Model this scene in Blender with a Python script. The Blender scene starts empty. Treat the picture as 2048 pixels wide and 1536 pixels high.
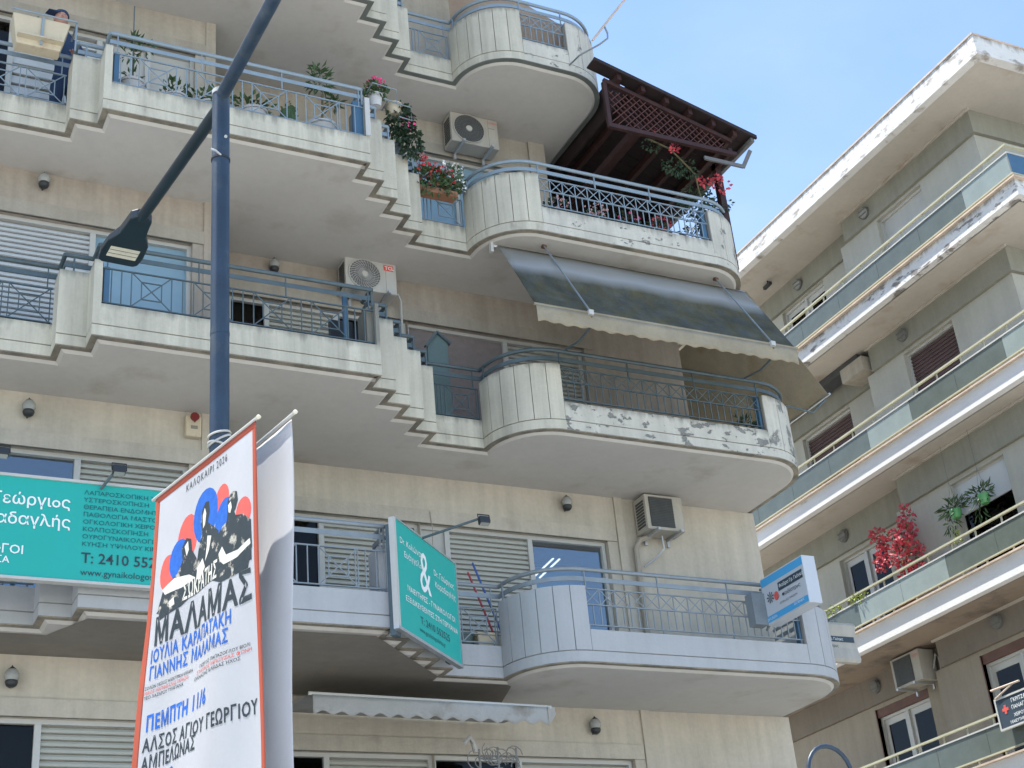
import bpy, bmesh, math, random
from mathutils import Vector, Matrix
R = math.radians
scn = bpy.context.scene
COL = scn.collection
# ------------------------------------------------------------------ camera
YAW, PITCH, ROLL = R(28.1814), R(27.3454), R(-5.5770)
cam_d = bpy.data.cameras.new('camera'); cam = bpy.data.objects.new('camera', cam_d); COL.objects.link(cam)
_f = Vector((math.sin(YAW)*math.cos(PITCH), math.cos(YAW)*math.cos(PITCH), math.sin(PITCH)))
_r = Vector((math.cos(YAW), -math.sin(YAW), 0)); _u = _r.cross(_f)
_r2 = _r*math.cos(ROLL)+_u*math.sin(ROLL); _u2 = -_r*math.sin(ROLL)+_u*math.cos(ROLL)
mw = Matrix((_r2, _u2, -_f)).transposed().to_4x4(); mw.translation = Vector((0, 0, 1.6))
cam.matrix_world = mw
cam_d.sensor_width = 36; cam_d.lens = 2967.1/2048*36; cam_d.clip_end = 4000; cam_d.clip_start = 0.1
scn.camera = cam
# ------------------------------------------------------------------ sky, sun, exposure
SUN = Vector((-.27, .21, .937)).normalized()
w = bpy.data.worlds.new('World'); scn.world = w; w.use_nodes = True
nt = w.node_tree; bg = nt.nodes['Background']
sky = nt.nodes.new('ShaderNodeTexSky'); sky.sky_type = 'NISHITA'; sky.sun_disc = False
sky.sun_elevation = math.asin(SUN.z); sky.sun_rotation = math.atan2(SUN.x, SUN.y)
sky.dust_density = .3; sky.ozone_density = 2.3; sky.air_density = 1.0
_tc0 = nt.nodes.new('ShaderNodeTexCoord'); _mp0 = nt.nodes.new('ShaderNodeMapping'); _mp0.inputs['Scale'].default_value = (1.2, 2.2, 3.4)
_n0 = nt.nodes.new('ShaderNodeTexNoise'); _n0.inputs['Scale'].default_value = 1.7; _n0.inputs['Detail'].default_value = 6; _n0.inputs['Roughness'].default_value = .5
nt.links.new(_tc0.outputs['Generated'], _mp0.inputs[0]); nt.links.new(_mp0.outputs[0], _n0.inputs[0])
_r0 = nt.nodes.new('ShaderNodeMapRange'); nt.links.new(_n0.outputs[0], _r0.inputs[0]); _r0.inputs[1].default_value = .45; _r0.inputs[2].default_value = .75; _r0.inputs[4].default_value = .22
_x0 = nt.nodes.new('ShaderNodeMix'); _x0.data_type = 'RGBA'; nt.links.new(_r0.outputs[0], _x0.inputs[0]); nt.links.new(sky.outputs[0], _x0.inputs[6]); _x0.inputs[7].default_value = (3.6, 3.9, 4.2, 1)
nt.links.new(_x0.outputs[2], bg.inputs[0]); bg.inputs[1].default_value = .148
sl = bpy.data.lights.new('sun', 'SUN'); sl.energy = 4.6; sl.angle = R(.5); sl.color = (1, .965, .91)
so = bpy.data.objects.new('sun', sl); COL.objects.link(so); so.rotation_euler = SUN.to_track_quat('Z', 'Y').to_euler()
scn.view_settings.view_transform = 'Standard'; scn.view_settings.look = 'None'
scn.view_settings.gamma = 1; scn.view_settings.exposure = 1.19
try: scn.view_settings.use_curve_mapping = False
except Exception: pass
# ------------------------------------------------------------------ materials
MATS = {}
def nodes(name):
    m = bpy.data.materials.new(name); m.use_nodes = True
    n = m.node_tree.nodes; l = m.node_tree.links
    return m, n, l, n['Principled BSDF']
def mat(name, col, rough=.7, var=.12, scale=3., metal=0., bump=0., streak=0., dirt=None, dirt_amt=0., dirt_scale=2., sharp=.08, spec=.4, dz=1., top=None, topcol=(.16, .155, .13)):
    """painted / plaster surface: base colour, noise variation, vertical streaks, patches of another colour"""
    if name in MATS: return MATS[name]
    m, n, l, p = nodes(name)
    tc = n.new('ShaderNodeTexCoord'); src = tc.outputs['Object']
    def noise(sc, det=5, mp=None):
        t = n.new('ShaderNodeTexNoise'); t.inputs['Scale'].default_value = sc; t.inputs['Detail'].default_value = det
        t.inputs['Roughness'].default_value = .62
        if mp:
            q = n.new('ShaderNodeMapping'); q.inputs['Scale'].default_value = mp; l.new(src, q.inputs[0]); l.new(q.outputs[0], t.inputs[0])
        else: l.new(src, t.inputs[0])
        return t.outputs[0]
    def ramp(x, a, b, c0, c1):
        r = n.new('ShaderNodeMapRange'); l.new(x, r.inputs[0])
        for i, v in enumerate((a, b, c0, c1)): r.inputs[1+i].default_value = v
        r.clamp = True; return r.outputs[0]
    def mul(a, b):
        q = n.new('ShaderNodeMath'); q.operation = 'MULTIPLY'; l.new(a, q.inputs[0]); l.new(b, q.inputs[1]); return q.outputs[0]
    f = ramp(noise(scale), .3, .7, 1-var, 1+var)
    f = mul(f, ramp(noise(scale*14, 3), .3, .7, 1-var*.45, 1+var*.45))
    if streak: f = mul(f, ramp(noise(1, 4, (7, 7, .45)), .35, .7, 1+streak*.3, 1-streak))
    base = n.new('ShaderNodeRGB'); base.outputs[0].default_value = (*col, 1)
    cur = base.outputs[0]
    if dirt:
        mx = n.new('ShaderNodeMix'); mx.data_type = 'RGBA'; l.new(cur, mx.inputs[6]); mx.inputs[7].default_value = (*dirt, 1)
        a = ramp(noise(dirt_scale, 9, (1, 1, dz)), 1-dirt_amt-sharp, 1-dirt_amt+sharp, 0, 1); l.new(a, mx.inputs[0]); cur = mx.outputs[2]; mask = a
    if top:      # grime that runs down from an upper edge: (height of the edge, how far it runs)
        sp = n.new('ShaderNodeSeparateXYZ'); l.new(src, sp.inputs[0])
        ma = n.new('ShaderNodeMath'); ma.operation = 'MULTIPLY_ADD'; l.new(noise(1, 7, (9, 9, .8)), ma.inputs[0]); ma.inputs[1].default_value = top[1]*3.4; l.new(sp.outputs[2], ma.inputs[2])
        a = ramp(ma.outputs[0], top[0]+top[1]*.95, top[0]+top[1]*2.1, 0, .8)
        mx = n.new('ShaderNodeMix'); mx.data_type = 'RGBA'; l.new(a, mx.inputs[0]); l.new(cur, mx.inputs[6]); mx.inputs[7].default_value = (*topcol, 1); cur = mx.outputs[2]
    vm = n.new('ShaderNodeVectorMath'); vm.operation = 'SCALE'; l.new(cur, vm.inputs[0]); l.new(f, vm.inputs['Scale'])
    l.new(vm.outputs[0], p.inputs['Base Color'])
    p.inputs['Roughness'].default_value = rough; p.inputs['Metallic'].default_value = metal
    p.inputs['Specular IOR Level'].default_value = spec
    if dirt and sharp < .035:     # flaked paint: the bare patch lies lower than the coat
        pb = n.new('ShaderNodeBump'); pb.invert = True; pb.inputs['Strength'].default_value = .9; pb.inputs['Distance'].default_value = .012; l.new(mask, pb.inputs['Height']); l.new(pb.outputs[0], p.inputs['Normal'])
    if bump:
        b = n.new('ShaderNodeBump'); b.inputs['Strength'].default_value = bump; b.inputs['Distance'].default_value = .01
        l.new(noise(scale*20, 4), b.inputs['Height'])
        if dirt and sharp < .035: l.new(pb.outputs[0], b.inputs['Normal'])
        l.new(b.outputs[0], p.inputs['Normal'])
    MATS[name] = m; return m
def glass(name, tint=(.75, .82, .86), refl=.2, rough=.02, gl=(.9, .95, 1)):
    if name in MATS: return MATS[name]
    m, n, l, p = nodes(name); out = n['Material Output']; n.remove(p)
    g = n.new('ShaderNodeBsdfGlossy'); g.inputs['Roughness'].default_value = rough; g.inputs['Color'].default_value = (*gl, 1)
    t = n.new('ShaderNodeBsdfTransparent'); t.inputs[0].default_value = (*tint, 1)
    fr = n.new('ShaderNodeFresnel'); fr.inputs[0].default_value = 1.5
    ad = n.new('ShaderNodeMath'); ad.operation = 'ADD'; ad.inputs[1].default_value = refl; ad.use_clamp = True; l.new(fr.outputs[0], ad.inputs[0])
    mx = n.new('ShaderNodeMixShader'); l.new(ad.outputs[0], mx.inputs[0]); l.new(t.outputs[0], mx.inputs[1]); l.new(g.outputs[0], mx.inputs[2])
    l.new(mx.outputs[0], out.inputs[0]); MATS[name] = m; return m
def translucent(name, col, amt=.4, rough=.8, var=.1, dirt=None, dirt_amt=.0, dirt_scale=1.5, alpha=0.):
    if name in MATS: return MATS[name]
    m = mat(name, col, rough, var, 3., dirt=dirt, dirt_amt=dirt_amt, dirt_scale=dirt_scale)
    n = m.node_tree.nodes; l = m.node_tree.links; p = n['Principled BSDF']; out = n['Material Output']
    cur = p.inputs['Base Color'].links[0].from_socket
    t = n.new('ShaderNodeBsdfTranslucent'); l.new(cur, t.inputs[0])
    mx = n.new('ShaderNodeMixShader'); mx.inputs[0].default_value = amt; l.new(p.outputs[0], mx.inputs[1]); l.new(t.outputs[0], mx.inputs[2])
    last = mx.outputs[0]
    if alpha:
        tr = n.new('ShaderNodeBsdfTransparent'); m2 = n.new('ShaderNodeMixShader'); m2.inputs[0].default_value = alpha
        l.new(last, m2.inputs[1]); l.new(tr.outputs[0], m2.inputs[2]); last = m2.outputs[0]
    l.new(last, out.inputs[0]); return m
M = {}
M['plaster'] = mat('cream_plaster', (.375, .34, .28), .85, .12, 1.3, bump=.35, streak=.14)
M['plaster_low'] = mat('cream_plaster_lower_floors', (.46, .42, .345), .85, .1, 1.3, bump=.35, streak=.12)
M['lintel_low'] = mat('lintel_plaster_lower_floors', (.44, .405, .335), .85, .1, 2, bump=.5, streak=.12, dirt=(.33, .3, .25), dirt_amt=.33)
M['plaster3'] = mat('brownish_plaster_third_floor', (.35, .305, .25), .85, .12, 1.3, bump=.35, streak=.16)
M['plaster_lintel'] = mat('grey_cream_plaster', (.34, .31, .255), .85, .1, 2, bump=.5, streak=.12, dirt=(.3, .28, .24), dirt_amt=.33)
M['parapet'] = mat('weathered_white_paint', (.49, .465, .375), .75, .07, 2, bump=.25, streak=.27, dirt=(.22, .21, .18), dirt_amt=.33, dirt_scale=2.6, sharp=.1, dz=.3)
M['parapet_peel'] = mat('peeling_white_paint', (.50, .48, .41), .75, .08, 2, bump=.3, streak=.12, dirt=(.21, .21, .19), dirt_amt=.43, dirt_scale=3.4, sharp=.012, dz=1.6)
M['parapet_clean'] = mat('repainted_white', (.37, .38, .385), .7, .05, 1.6, bump=.2, streak=.06, dirt=(.42, .42, .42), dirt_amt=.28, dirt_scale=2.2)
M['lip'] = mat('stained_drip_edge', (.24, .215, .165), .9, .25, 3, dirt=(.16, .15, .12), dirt_amt=.47, dirt_scale=4)
M['lip_green'] = mat('grey_green_drip_edge', (.13, .145, .13), .85, .15, 3)
M['soffit'] = mat('painted_soffit', (.47, .455, .42), .9, .06, .7, streak=0, dirt=(.38, .35, .30), dirt_amt=.37, dirt_scale=1.1)
M['joint_light'] = mat('pale_joint', (.27, .275, .275), .9, .08)
M['soffit_dark'] = mat('dark_soffit', (.17, .155, .13), .9, .12, .6, dirt=(.24, .22, .18), dirt_amt=.42, dirt_scale=.5, sharp=.2)  # darker, blotchy tone for part of the second-floor soffit
M['groove'] = mat('joint_shadow_dirt', (.22, .21, .18), .95, .1)
M['rail'] = mat('blue_grey_rail_paint', (.22, .25, .265), .4, .1, 6, metal=.2)
M['rail_blue'] = mat('light_blue_rail_paint', (.22, .28, .32), .4, .08, 6, metal=.1)
M['rail_dark'] = mat('dark_teal_rail_paint', (.075, .105, .115), .45, .15, 6, metal=.1)
M['frame'] = mat('white_aluminium', (.46, .46, .43), .4, .04)
M['slat'] = mat('cream_roller_slat', (.42, .42, .37), .5, .05, 2)
M['slat_white'] = mat('white_roller_slat', (.50, .52, .52), .5, .04, 2)
M['slat_brown'] = mat('brown_roller_slat', (.10, .06, .058), .6, .1, 2)
M['glass'] = glass('window_glass', refl=.10)
M['glass_dark'] = glass('shaded_window_glass', tint=(.45, .45, .45), refl=.0, gl=(.42, .40, .38))
M['curtain_blue'] = mat('pale_blue_blind', (.46, .68, .80), .8, .05, 1)
M['tinted'] = mat('pale_blue_tinted_pane', (.22, .34, .42), .12, .05, .8, spec=.5)
M['curtain'] = mat('pale_curtain', (.5, .5, .5), .9, .15, 1, streak=.2)
M['mesh_screen'] = mat('mauve_grey_screen', (.21, .18, .17), .9, .1, 12)
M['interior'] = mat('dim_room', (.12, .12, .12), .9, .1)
M['reflection_blue'] = mat('sky_reflection_blue', (.22, .48, .72), .8, .1)  # blue in this colour stands in for sky reflected in the panes
M['steel'] = mat('galvanised_steel', (.45, .46, .46), .4, .1, 5, metal=.6)
M['old_iron'] = mat('weathered_iron', (.17, .16, .14), .6, .15, 6)
M['white'] = mat('white_enamel', (.44, .435, .40), .45, .05, 3, streak=.06)
M['ac_cream'] = mat('aged_cream_enamel', (.38, .36, .31), .5, .07, 3, streak=.1)
M['black'] = mat('black_plastic', (.025, .028, .03), .45, .1)
M['rb_wall1'] = mat('shade_toned_tan_plaster_lowest_floor', (.29, .255, .20), .85, .09, 1., bump=.3, streak=.1)  # tan, darkened to paint in the weak bounce on the lowest floor
M['rb_band1'] = mat('shade_toned_band_plaster_lowest_floor', (.185, .16, .13), .85, .1, 1.2, bump=.3, streak=.1)  # same shade of the lowest floor put into the band colour
M['rb_soffit1'] = mat('shade_toned_brown_soffit_lowest_floor', (.27, .215, .16), .9, .1, .8, dirt=(.15, .12, .095), dirt_amt=.42, dirt_scale=1.1)  # stained brown, also darkened for the weak bounce light
M['dark_frost'] = mat('dim_bulkhead_glass', (.15, .15, .135), .4, .1)
M['dark'] = mat('dark_grille', (.06, .065, .065), .6, .15, 8)
M['fan_grey'] = mat('fan_shadow_grey', (.13, .13, .125), .6, .1, 8)
M['ground'] = mat('pale_paving', (.44, .425, .39), .9, .12, .8)
M['asphalt'] = mat('asphalt', (.06, .06, .06), .9, .15, 2)
M['pole'] = mat('blue_grey_lamp_paint', (.019, .038, .066), .45, .2, 4, spec=.5, bump=.15, streak=.15, dirt=(.06, .075, .085), dirt_amt=.36, dirt_scale=5, sharp=.12, dz=.5)
M['lampbody'] = mat('dark_luminaire_paint', (.013, .022, .030), .4, .1, 4)
M['terracotta'] = mat('terracotta', (.26, .13, .075), .85, .15)
M['pot_white'] = mat('white_pot', (.5, .5, .49), .6, .06)
M['pot_cream'] = mat('cream_planter', (.50, .44, .32), .6, .07, 3, dirt=(.3, .22, .14), dirt_amt=.34)
M['leaf'] = mat('green_leaf', (.055, .10, .035), .55, .35, 9)
M['leaf_dark'] = mat('dark_green_leaf', (.03, .06, .03), .55, .35, 9)
M['leaf_yellow'] = mat('yellow_green_leaf', (.26, .32, .05), .55, .3, 9)
M['stem'] = mat('plant_stem', (.14, .12, .06), .8, .2)
M['pink'] = mat('pink_petal', (.75, .08, .25), .6, .2, 9)
M['red'] = mat('red_petal', (.62, .05, .07), .6, .25, 9)
M['coral'] = mat('coral_petal', (.50, .07, .09), .6, .25, 9)
M['whitep'] = mat('white_petal', (.82, .82, .8), .6, .05, 9)
M['rosep'] = mat('pale_rose_petal', (.65, .38, .38), .6, .15, 9)
M['teal'] = mat('teal_sign_print', (.014, .36, .31), .45, .03, 1)
M['ink'] = mat('dark_ink', (.03, .05, .07), .6, .05)
M['ink_teal'] = mat('dark_teal_ink', (.01, .10, .12), .6, .05)
M['paint_white'] = mat('white_print', (.75, .78, .76), .5, .02)
M['wood'] = mat('red_brown_timber', (.036, .014, .012), .6, .25, 6, streak=.1)
M['lattice'] = mat('faded_red_lattice', (.075, .028, .024), .6, .2, 6)
M['wood_dark'] = mat('dark_timber_boards', (.022, .013, .012), .7, .3, 5)
M['awn_lower'] = translucent('moss_stained_awning_cloth', (.10, .125, .15), .25, .7, .25, dirt=(.11, .095, .035), dirt_amt=.47, dirt_scale=2.4)
M['awn_beige'] = translucent('beige_awning_cloth', (.42, .37, .27), .35, .8, .12, dirt=(.28, .23, .14), dirt_amt=.4)
M['awn_tan'] = translucent('tan_awning_cloth', (.42, .31, .22), .35, .8, .1)
M['awn_white'] = translucent('dirty_white_awning_cloth', (.44, .44, .42), .3, .8, .08, dirt=(.24, .21, .16), dirt_amt=.37, dirt_scale=1.6)
M['banner'] = translucent('banner_cloth', (.66, .66, .67), .45, .6, .03)
M['banner_red'] = translucent('banner_red_cloth', (.52, .11, .06), .3, .6, .04)
M['print_photo'] = mat('photographic_print', (.02, .03, .035), .6, .2, 20, dirt=(.42, .40, .34), dirt_amt=.40, dirt_scale=9, sharp=.03)
M['print_red'] = mat('red_print', (.60, .09, .07), .6, .12, 20)
M['print_blue'] = mat('blue_print', (.01, .10, .42), .6, .2, 20)
M['print_black'] = mat('black_print', (.02, .03, .035), .6, .2, 20)
M['print_cream'] = mat('cream_print', (.62, .60, .52), .6, .2, 20)
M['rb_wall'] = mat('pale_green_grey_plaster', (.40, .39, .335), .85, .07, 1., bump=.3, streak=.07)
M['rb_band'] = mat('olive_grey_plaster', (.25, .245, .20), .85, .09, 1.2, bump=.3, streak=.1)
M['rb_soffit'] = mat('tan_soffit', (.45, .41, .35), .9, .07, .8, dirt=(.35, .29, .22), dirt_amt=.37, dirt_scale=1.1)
M['rb_fascia'] = mat('flaking_white_fascia', (.62, .61, .58), .8, .06, 2, bump=.5, dirt=(.27, .25, .22), dirt_amt=.42, dirt_scale=1.9, sharp=.03, dz=2.4)
M['rb_roof'] = mat('flaking_roof_fascia', (.62, .61, .58), .8, .07, 2, bump=.6, dirt=(.3, .27, .23), dirt_amt=.40, dirt_scale=2.6, sharp=.05, dz=2.4, top=(18.88, .16), topcol=(.17, .14, .11))
M['rb_f4'] = mat('flaking_fascia_upper', (.62, .61, .58), .8, .07, 2, bump=.6, dirt=(.22, .2, .18), dirt_amt=.42, dirt_scale=2.8, sharp=.03, dz=2.4, top=(15.70, .12), topcol=(.17, .16, .15))
M['rb_fascia_clean'] = mat('white_fascia', (.64, .63, .61), .8, .05, 1.5, bump=.3, dirt=(.36, .34, .3), dirt_amt=.3, dirt_scale=1.3, sharp=.04, dz=2)
M['rb_cap'] = mat('rusty_cream_cap', (.50, .40, .31), .7, .2, 4)
M['rb_rail'] = mat('pale_yellow_rail_paint', (.40, .39, .27), .5, .08, 4)
M['panel_glass'] = translucent('frosted_green_panel', (.115, .135, .115), .12, .25, .10)
M['panel_pale'] = translucent('pale_frosted_panel', (.27, .315, .29), .15, .25, .08)
M['rust'] = mat('brown_header', (.13, .07, .055), .7, .2)
M['navy'] = mat('navy_clothes', (.02, .04, .09), .85, .15)
M['skin'] = mat('skin', (.42, .22, .16), .6, .05)
M['tube_light'] = None
_m, _n, _l, _p = nodes('fluorescent_tube'); _p.inputs['Emission Color'].default_value = (1, .97, .9, 1); _p.inputs['Emission Strength'].default_value = .9; M['tube_light'] = _m
M['lens'] = mat('led_lens', (.62, .60, .48), .25, .1, 6)
M['frost'] = mat('frosted_lamp_glass', (.27, .28, .265), .25, .08)
M['red_plastic'] = mat('dark_red_plastic', (.16, .02, .02), .4, .05)
M['red_stick'] = mat('red_broom_handle', (.35, .05, .06), .4, .1)
M['blue_stick'] = mat('blue_broom_handle', (.05, .10, .30), .4, .1)
M['bristle'] = mat('yellow_bristle', (.45, .36, .16), .9, .2)
M['teal_dark'] = mat('dark_green_board', (.10, .15, .145), .6, .12, 2)
M['bluepaint'] = mat('blue_painted_steel', (.05, .12, .20), .5, .1)
M['signblue'] = mat('sign_blue_print', (.06, .33, .60), .5, .03)
M['signwhite'] = mat('sign_white_face', (.46, .49, .52), .4, .03)
# ------------------------------------------------------------------ objects
ORG = {}
def thing(name, label, cat, loc=(0, 0, 0), rz=0, group=None, world=False):
    o = bpy.data.objects.new(name, None); COL.objects.link(o); o.location = loc; o.rotation_euler = (0, 0, rz)
    o.empty_display_size = .2; o['label'] = label; o['category'] = cat
    if group: o['group'] = group
    ORG[o.name] = Vector(loc) if world else Vector((0, 0, 0))
    return o
class MB:
    def __init__(s): s.v = []; s.f = []
    def add(s, vs, fs):
        b = len(s.v); s.v += [tuple(p) for p in vs]; s.f += [tuple(b+i for i in f) for f in fs]; return s
    def box(s, x0, x1, y0, y1, z0, z1):
        return s.add([(x, y, z) for z in (z0, z1) for y in (y0, y1) for x in (x0, x1)],
                     [(0, 2, 3, 1), (4, 5, 7, 6), (0, 1, 5, 4), (2, 6, 7, 3), (0, 4, 6, 2), (1, 3, 7, 5)])
    def fbox(s, F, u0, u1, n0, n1, v0, v1):
        o, U, N = F; Z = Vector((0, 0, 1))
        return s.add([o+U*u+N*n+Z*v for v in (v0, v1) for n in (n0, n1) for u in (u0, u1)],
                     [(0, 2, 3, 1), (4, 5, 7, 6), (0, 1, 5, 4), (2, 6, 7, 3), (0, 4, 6, 2), (1, 3, 7, 5)])
    def bar(s, p0, p1, w, d, side=None):
        p0, p1 = Vector(p0), Vector(p1); a = (p1-p0).normalized()
        t = Vector(side) if side else (Vector((0, 0, 1)) if abs(a.z) < .9 else Vector((1, 0, 0)))
        b = a.cross(t).normalized(); c = b.cross(a).normalized()
        vs = [p+b*(i*d/2)+c*(j*w/2) for p in (p0, p1) for i, j in ((-1, -1), (1, -1), (1, 1), (-1, 1))]
        return s.add(vs, [(0, 1, 2, 3), (7, 6, 5, 4), (0, 4, 5, 1), (1, 5, 6, 2), (2, 6, 7, 3), (3, 7, 4, 0)])
    def tube(s, pts, r, n=8, caps=True):
        pts = [Vector(p) for p in pts]; rs = r if isinstance(r, (list, tuple)) else [r]*len(pts)
        vs = []; fs = []; ref = None
        for i, p in enumerate(pts):
            a = (pts[min(i+1, len(pts)-1)]-pts[max(i-1, 0)]).normalized()
            if ref is None: ref = Vector((0, 0, 1)) if abs(a.z) < .9 else Vector((1, 0, 0))
            b = a.cross(ref).normalized(); c = a.cross(b).normalized(); ref = -c if c.dot(ref) < 0 else c
            b = a.cross(ref).normalized()
            for k in range(n):
                t = 2*math.pi*k/n; vs.append(p+(b*math.cos(t)+ref*math.sin(t))*rs[i])
        for i in range(len(pts)-1):
            for k in range(n): fs.append((i*n+k, i*n+(k+1) % n, (i+1)*n+(k+1) % n, (i+1)*n+k))
        if caps: fs += [tuple(range(n-1, -1, -1)), tuple((len(pts)-1)*n+k for k in range(n))]
        return s.add(vs, fs)
    def prism(s, poly, z0, z1, poly2=None):
        n = len(poly); q = poly2 or poly
        vs = [(x, y, z0) for x, y in poly]+[(x, y, z1) for x, y in q]
        return s.add(vs, [tuple(range(n-1, -1, -1)), tuple(range(n, 2*n))]+[(i, (i+1) % n, n+(i+1) % n, n+i) for i in range(n)])
    def lathe(s, c, prof, n=16, axis='z', caps=True):
        c = Vector(c); vs = []; fs = []
        for r, h in prof:
            for k in range(n):
                t = 2*math.pi*k/n; a, b = r*math.cos(t), r*math.sin(t)
                vs.append(c+(Vector((a, b, h)) if axis == 'z' else Vector((a, h, b))))
        for i in range(len(prof)-1):
            for k in range(n): fs.append((i*n+k, i*n+(k+1) % n, (i+1)*n+(k+1) % n, (i+1)*n+k))
        if caps: fs += [tuple(range(n-1, -1, -1)), tuple((len(prof)-1)*n+k for k in range(n))]
        return s.add(vs, fs)
    def strip(s, path, th, z0, z1, off=0.):
        """wall of thickness th standing on a plan path, its outer face on the path moved inwards by off"""
        A = inset(path, off); B = inset(path, off+th); n = len(path)
        vs = [(x, y, z0) for x, y in A]+[(x, y, z0) for x, y in B]+[(x, y, z1) for x, y in A]+[(x, y, z1) for x, y in B]
        fs = []
        for i in range(n-1):
            fs += [(i, i+1, 2*n+i+1, 2*n+i), (n+i+1, n+i, 3*n+i, 3*n+i+1), (i+1, i, n+i, n+i+1), (2*n+i, 2*n+i+1, 3*n+i+1, 3*n+i)]
        fs += [(0, 2*n, 3*n, n), (n-1, 2*n-1, 4*n-1, 3*n-1)]
        return s.add(vs, fs)
    def build(s, name, m, parent=None, smooth=False, bevel=0, label=None, kind=None):
        me = bpy.data.meshes.new(name); og = Vector((0, 0, 0))
        if parent:
            r = parent
            while r.parent: r = r.parent
            og = ORG.get(r.name, og)
        me.from_pydata([tuple(Vector(p)-og) for p in s.v], [], s.f)
        bm = bmesh.new(); bm.from_mesh(me); bmesh.ops.recalc_face_normals(bm, faces=bm.faces); bm.to_mesh(me); bm.free()
        me.materials.append(M[m] if isinstance(m, str) else m)
        if smooth:
            for p in me.polygons: p.use_smooth = True
        o = bpy.data.objects.new(name, me); COL.objects.link(o); o.parent = parent
        if bevel:
            b = o.modifiers.new('bevel', 'BEVEL'); b.width = bevel; b.segments = 2; b.limit_method = 'ANGLE'
        if smooth and not bevel:
            try: me.set_sharp_from_angle(angle=R(40))
            except Exception: pass
        if label: o['label'] = label
        if kind: o['kind'] = kind
        return o
def inset(path, d):
    """plan path is walked with the street on its right-hand side; moves it to the left (inwards)"""
    if abs(d) < 1e-9: return [tuple(p) for p in path]
    out = []; n = len(path)
    for i in range(n):
        ns = []
        for a, b in ((i-1, i), (i, i+1)):
            if a < 0 or b >= n: continue
            dx, dy = path[b][0]-path[a][0], path[b][1]-path[a][1]; L = math.hypot(dx, dy)
            ns.append((-dy/L, dx/L))
        if len(ns) == 1: nx, ny = ns[0]; k = 1
        else:
            nx, ny = ns[0][0]+ns[1][0], ns[0][1]+ns[1][1]; L = math.hypot(nx, ny) or 1; nx /= L; ny /= L
            k = 1/max(.35, nx*ns[0][0]+ny*ns[0][1])
        out.append((path[i][0]+nx*d*k, path[i][1]+ny*d*k))
    return out
LOOK = str.maketrans('ΑΒΕΖΗΙΚΝΟΡΤΥΧο', 'ABEZHIKNOPTYXo')
def text(body, size, fn, m, parent, sx=1., align='LEFT', name='lettering', bold=0., space=1., label=None, sub=0, fit=None):
    c = bpy.data.curves.new('t', 'FONT'); c.body = body.translate(LOOK); c.size = size; c.align_x = align; c.offset = bold*size; c.space_character = space; c.resolution_u = 2; c.fill_mode = 'FRONT'
    o = bpy.data.objects.new('t', c); COL.objects.link(o); bpy.context.view_layer.update()
    dg = bpy.context.evaluated_depsgraph_get(); me = bpy.data.meshes.new_from_object(o.evaluated_get(dg))
    bpy.data.objects.remove(o); bpy.data.curves.remove(c)
    if sub:
        bm = bmesh.new(); bm.from_mesh(me); bmesh.ops.triangulate(bm, faces=bm.faces)
        for _ in range(sub+2):
            es = [e for e in bm.edges if e.calc_length() > .05]
            if es: bmesh.ops.subdivide_edges(bm, edges=es, cuts=1)
        bm.to_mesh(me); bm.free()
    if fit: sx = fit/max(v.co.x for v in me.vertices)
    r = parent
    while r.parent: r = r.parent
    og = ORG.get(r.name, Vector((0, 0, 0)))
    for v in me.vertices: v.co = Vector(fn(v.co.x*sx, v.co.y))-og
    me.materials.clear(); me.materials.append(M[m])
    t = bpy.data.objects.new(name, me); COL.objects.link(t); t.parent = parent
    if label: t['label'] = label
    return t
def foliage(mb, c, rad, n, size, rnd, elong=1.8, flat=.5, droop=0.):
    c = Vector(c)
    for _ in range(n):
        while True:
            p = Vector((rnd.uniform(-1, 1), rnd.uniform(-1, 1), rnd.uniform(-1, 1)))
            if .15 < p.length < 1: break
        q = c+Vector((p.x*rad[0], p.y*rad[1], p.z*rad[2]))
        d = (p+Vector((rnd.uniform(-.7, .7), rnd.uniform(-.7, .7), rnd.uniform(-.6, .8)-droop))).normalized()
        s = d.cross(Vector((rnd.uniform(-1, 1), rnd.uniform(-1, 1), rnd.uniform(-1, 1)))).normalized()
        L = size*rnd.uniform(.6, 1.3); W = L/elong; nn = d.cross(s)*L*.15
        mb.add([q, q+d*L*.5+s*W*.5+nn, q+d*L, q+d*L*.5-s*W*.5+nn], [(0, 1, 2), (0, 2, 3)])
    return mb
def arc(cx, cy, r, a0, a1, n):
    return [(cx+r*math.cos(R(a0+(a1-a0)*i/n)), cy+r*math.sin(R(a0+(a1-a0)*i/n))) for i in range(n+1)]
def frame_front(x0, y, z0=0): return (Vector((x0, y, z0)), Vector((1, 0, 0)), Vector((0, -1, 0)))      # facade that looks towards -Y
def frame_side(x, y0, z0=0): return (Vector((x, y0, z0)), Vector((0, -1, 0)), Vector((-1, 0, 0)))      # facade that looks towards -X
# ------------------------------------------------------------------ setting
def struct(o): o['kind'] = 'structure'; return o
struct(MB().add([(-900, -900, 0), (900, -900, 0), (900, 900, 0), (-900, 900, 0)], [(0, 1, 2, 3)]).build('ground', 'ground'))
struct(MB().box(-200, 200, -22, -13, -.2, .004).build('road', 'asphalt'))
struct(MB().box(-200, 200, 4, 4.2, -.2, .13).build('kerb', 'ground'))
struct(MB().box(-60, 60, 4.2, 14.4, -.2, .12).build('pavement', 'ground'))
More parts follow.
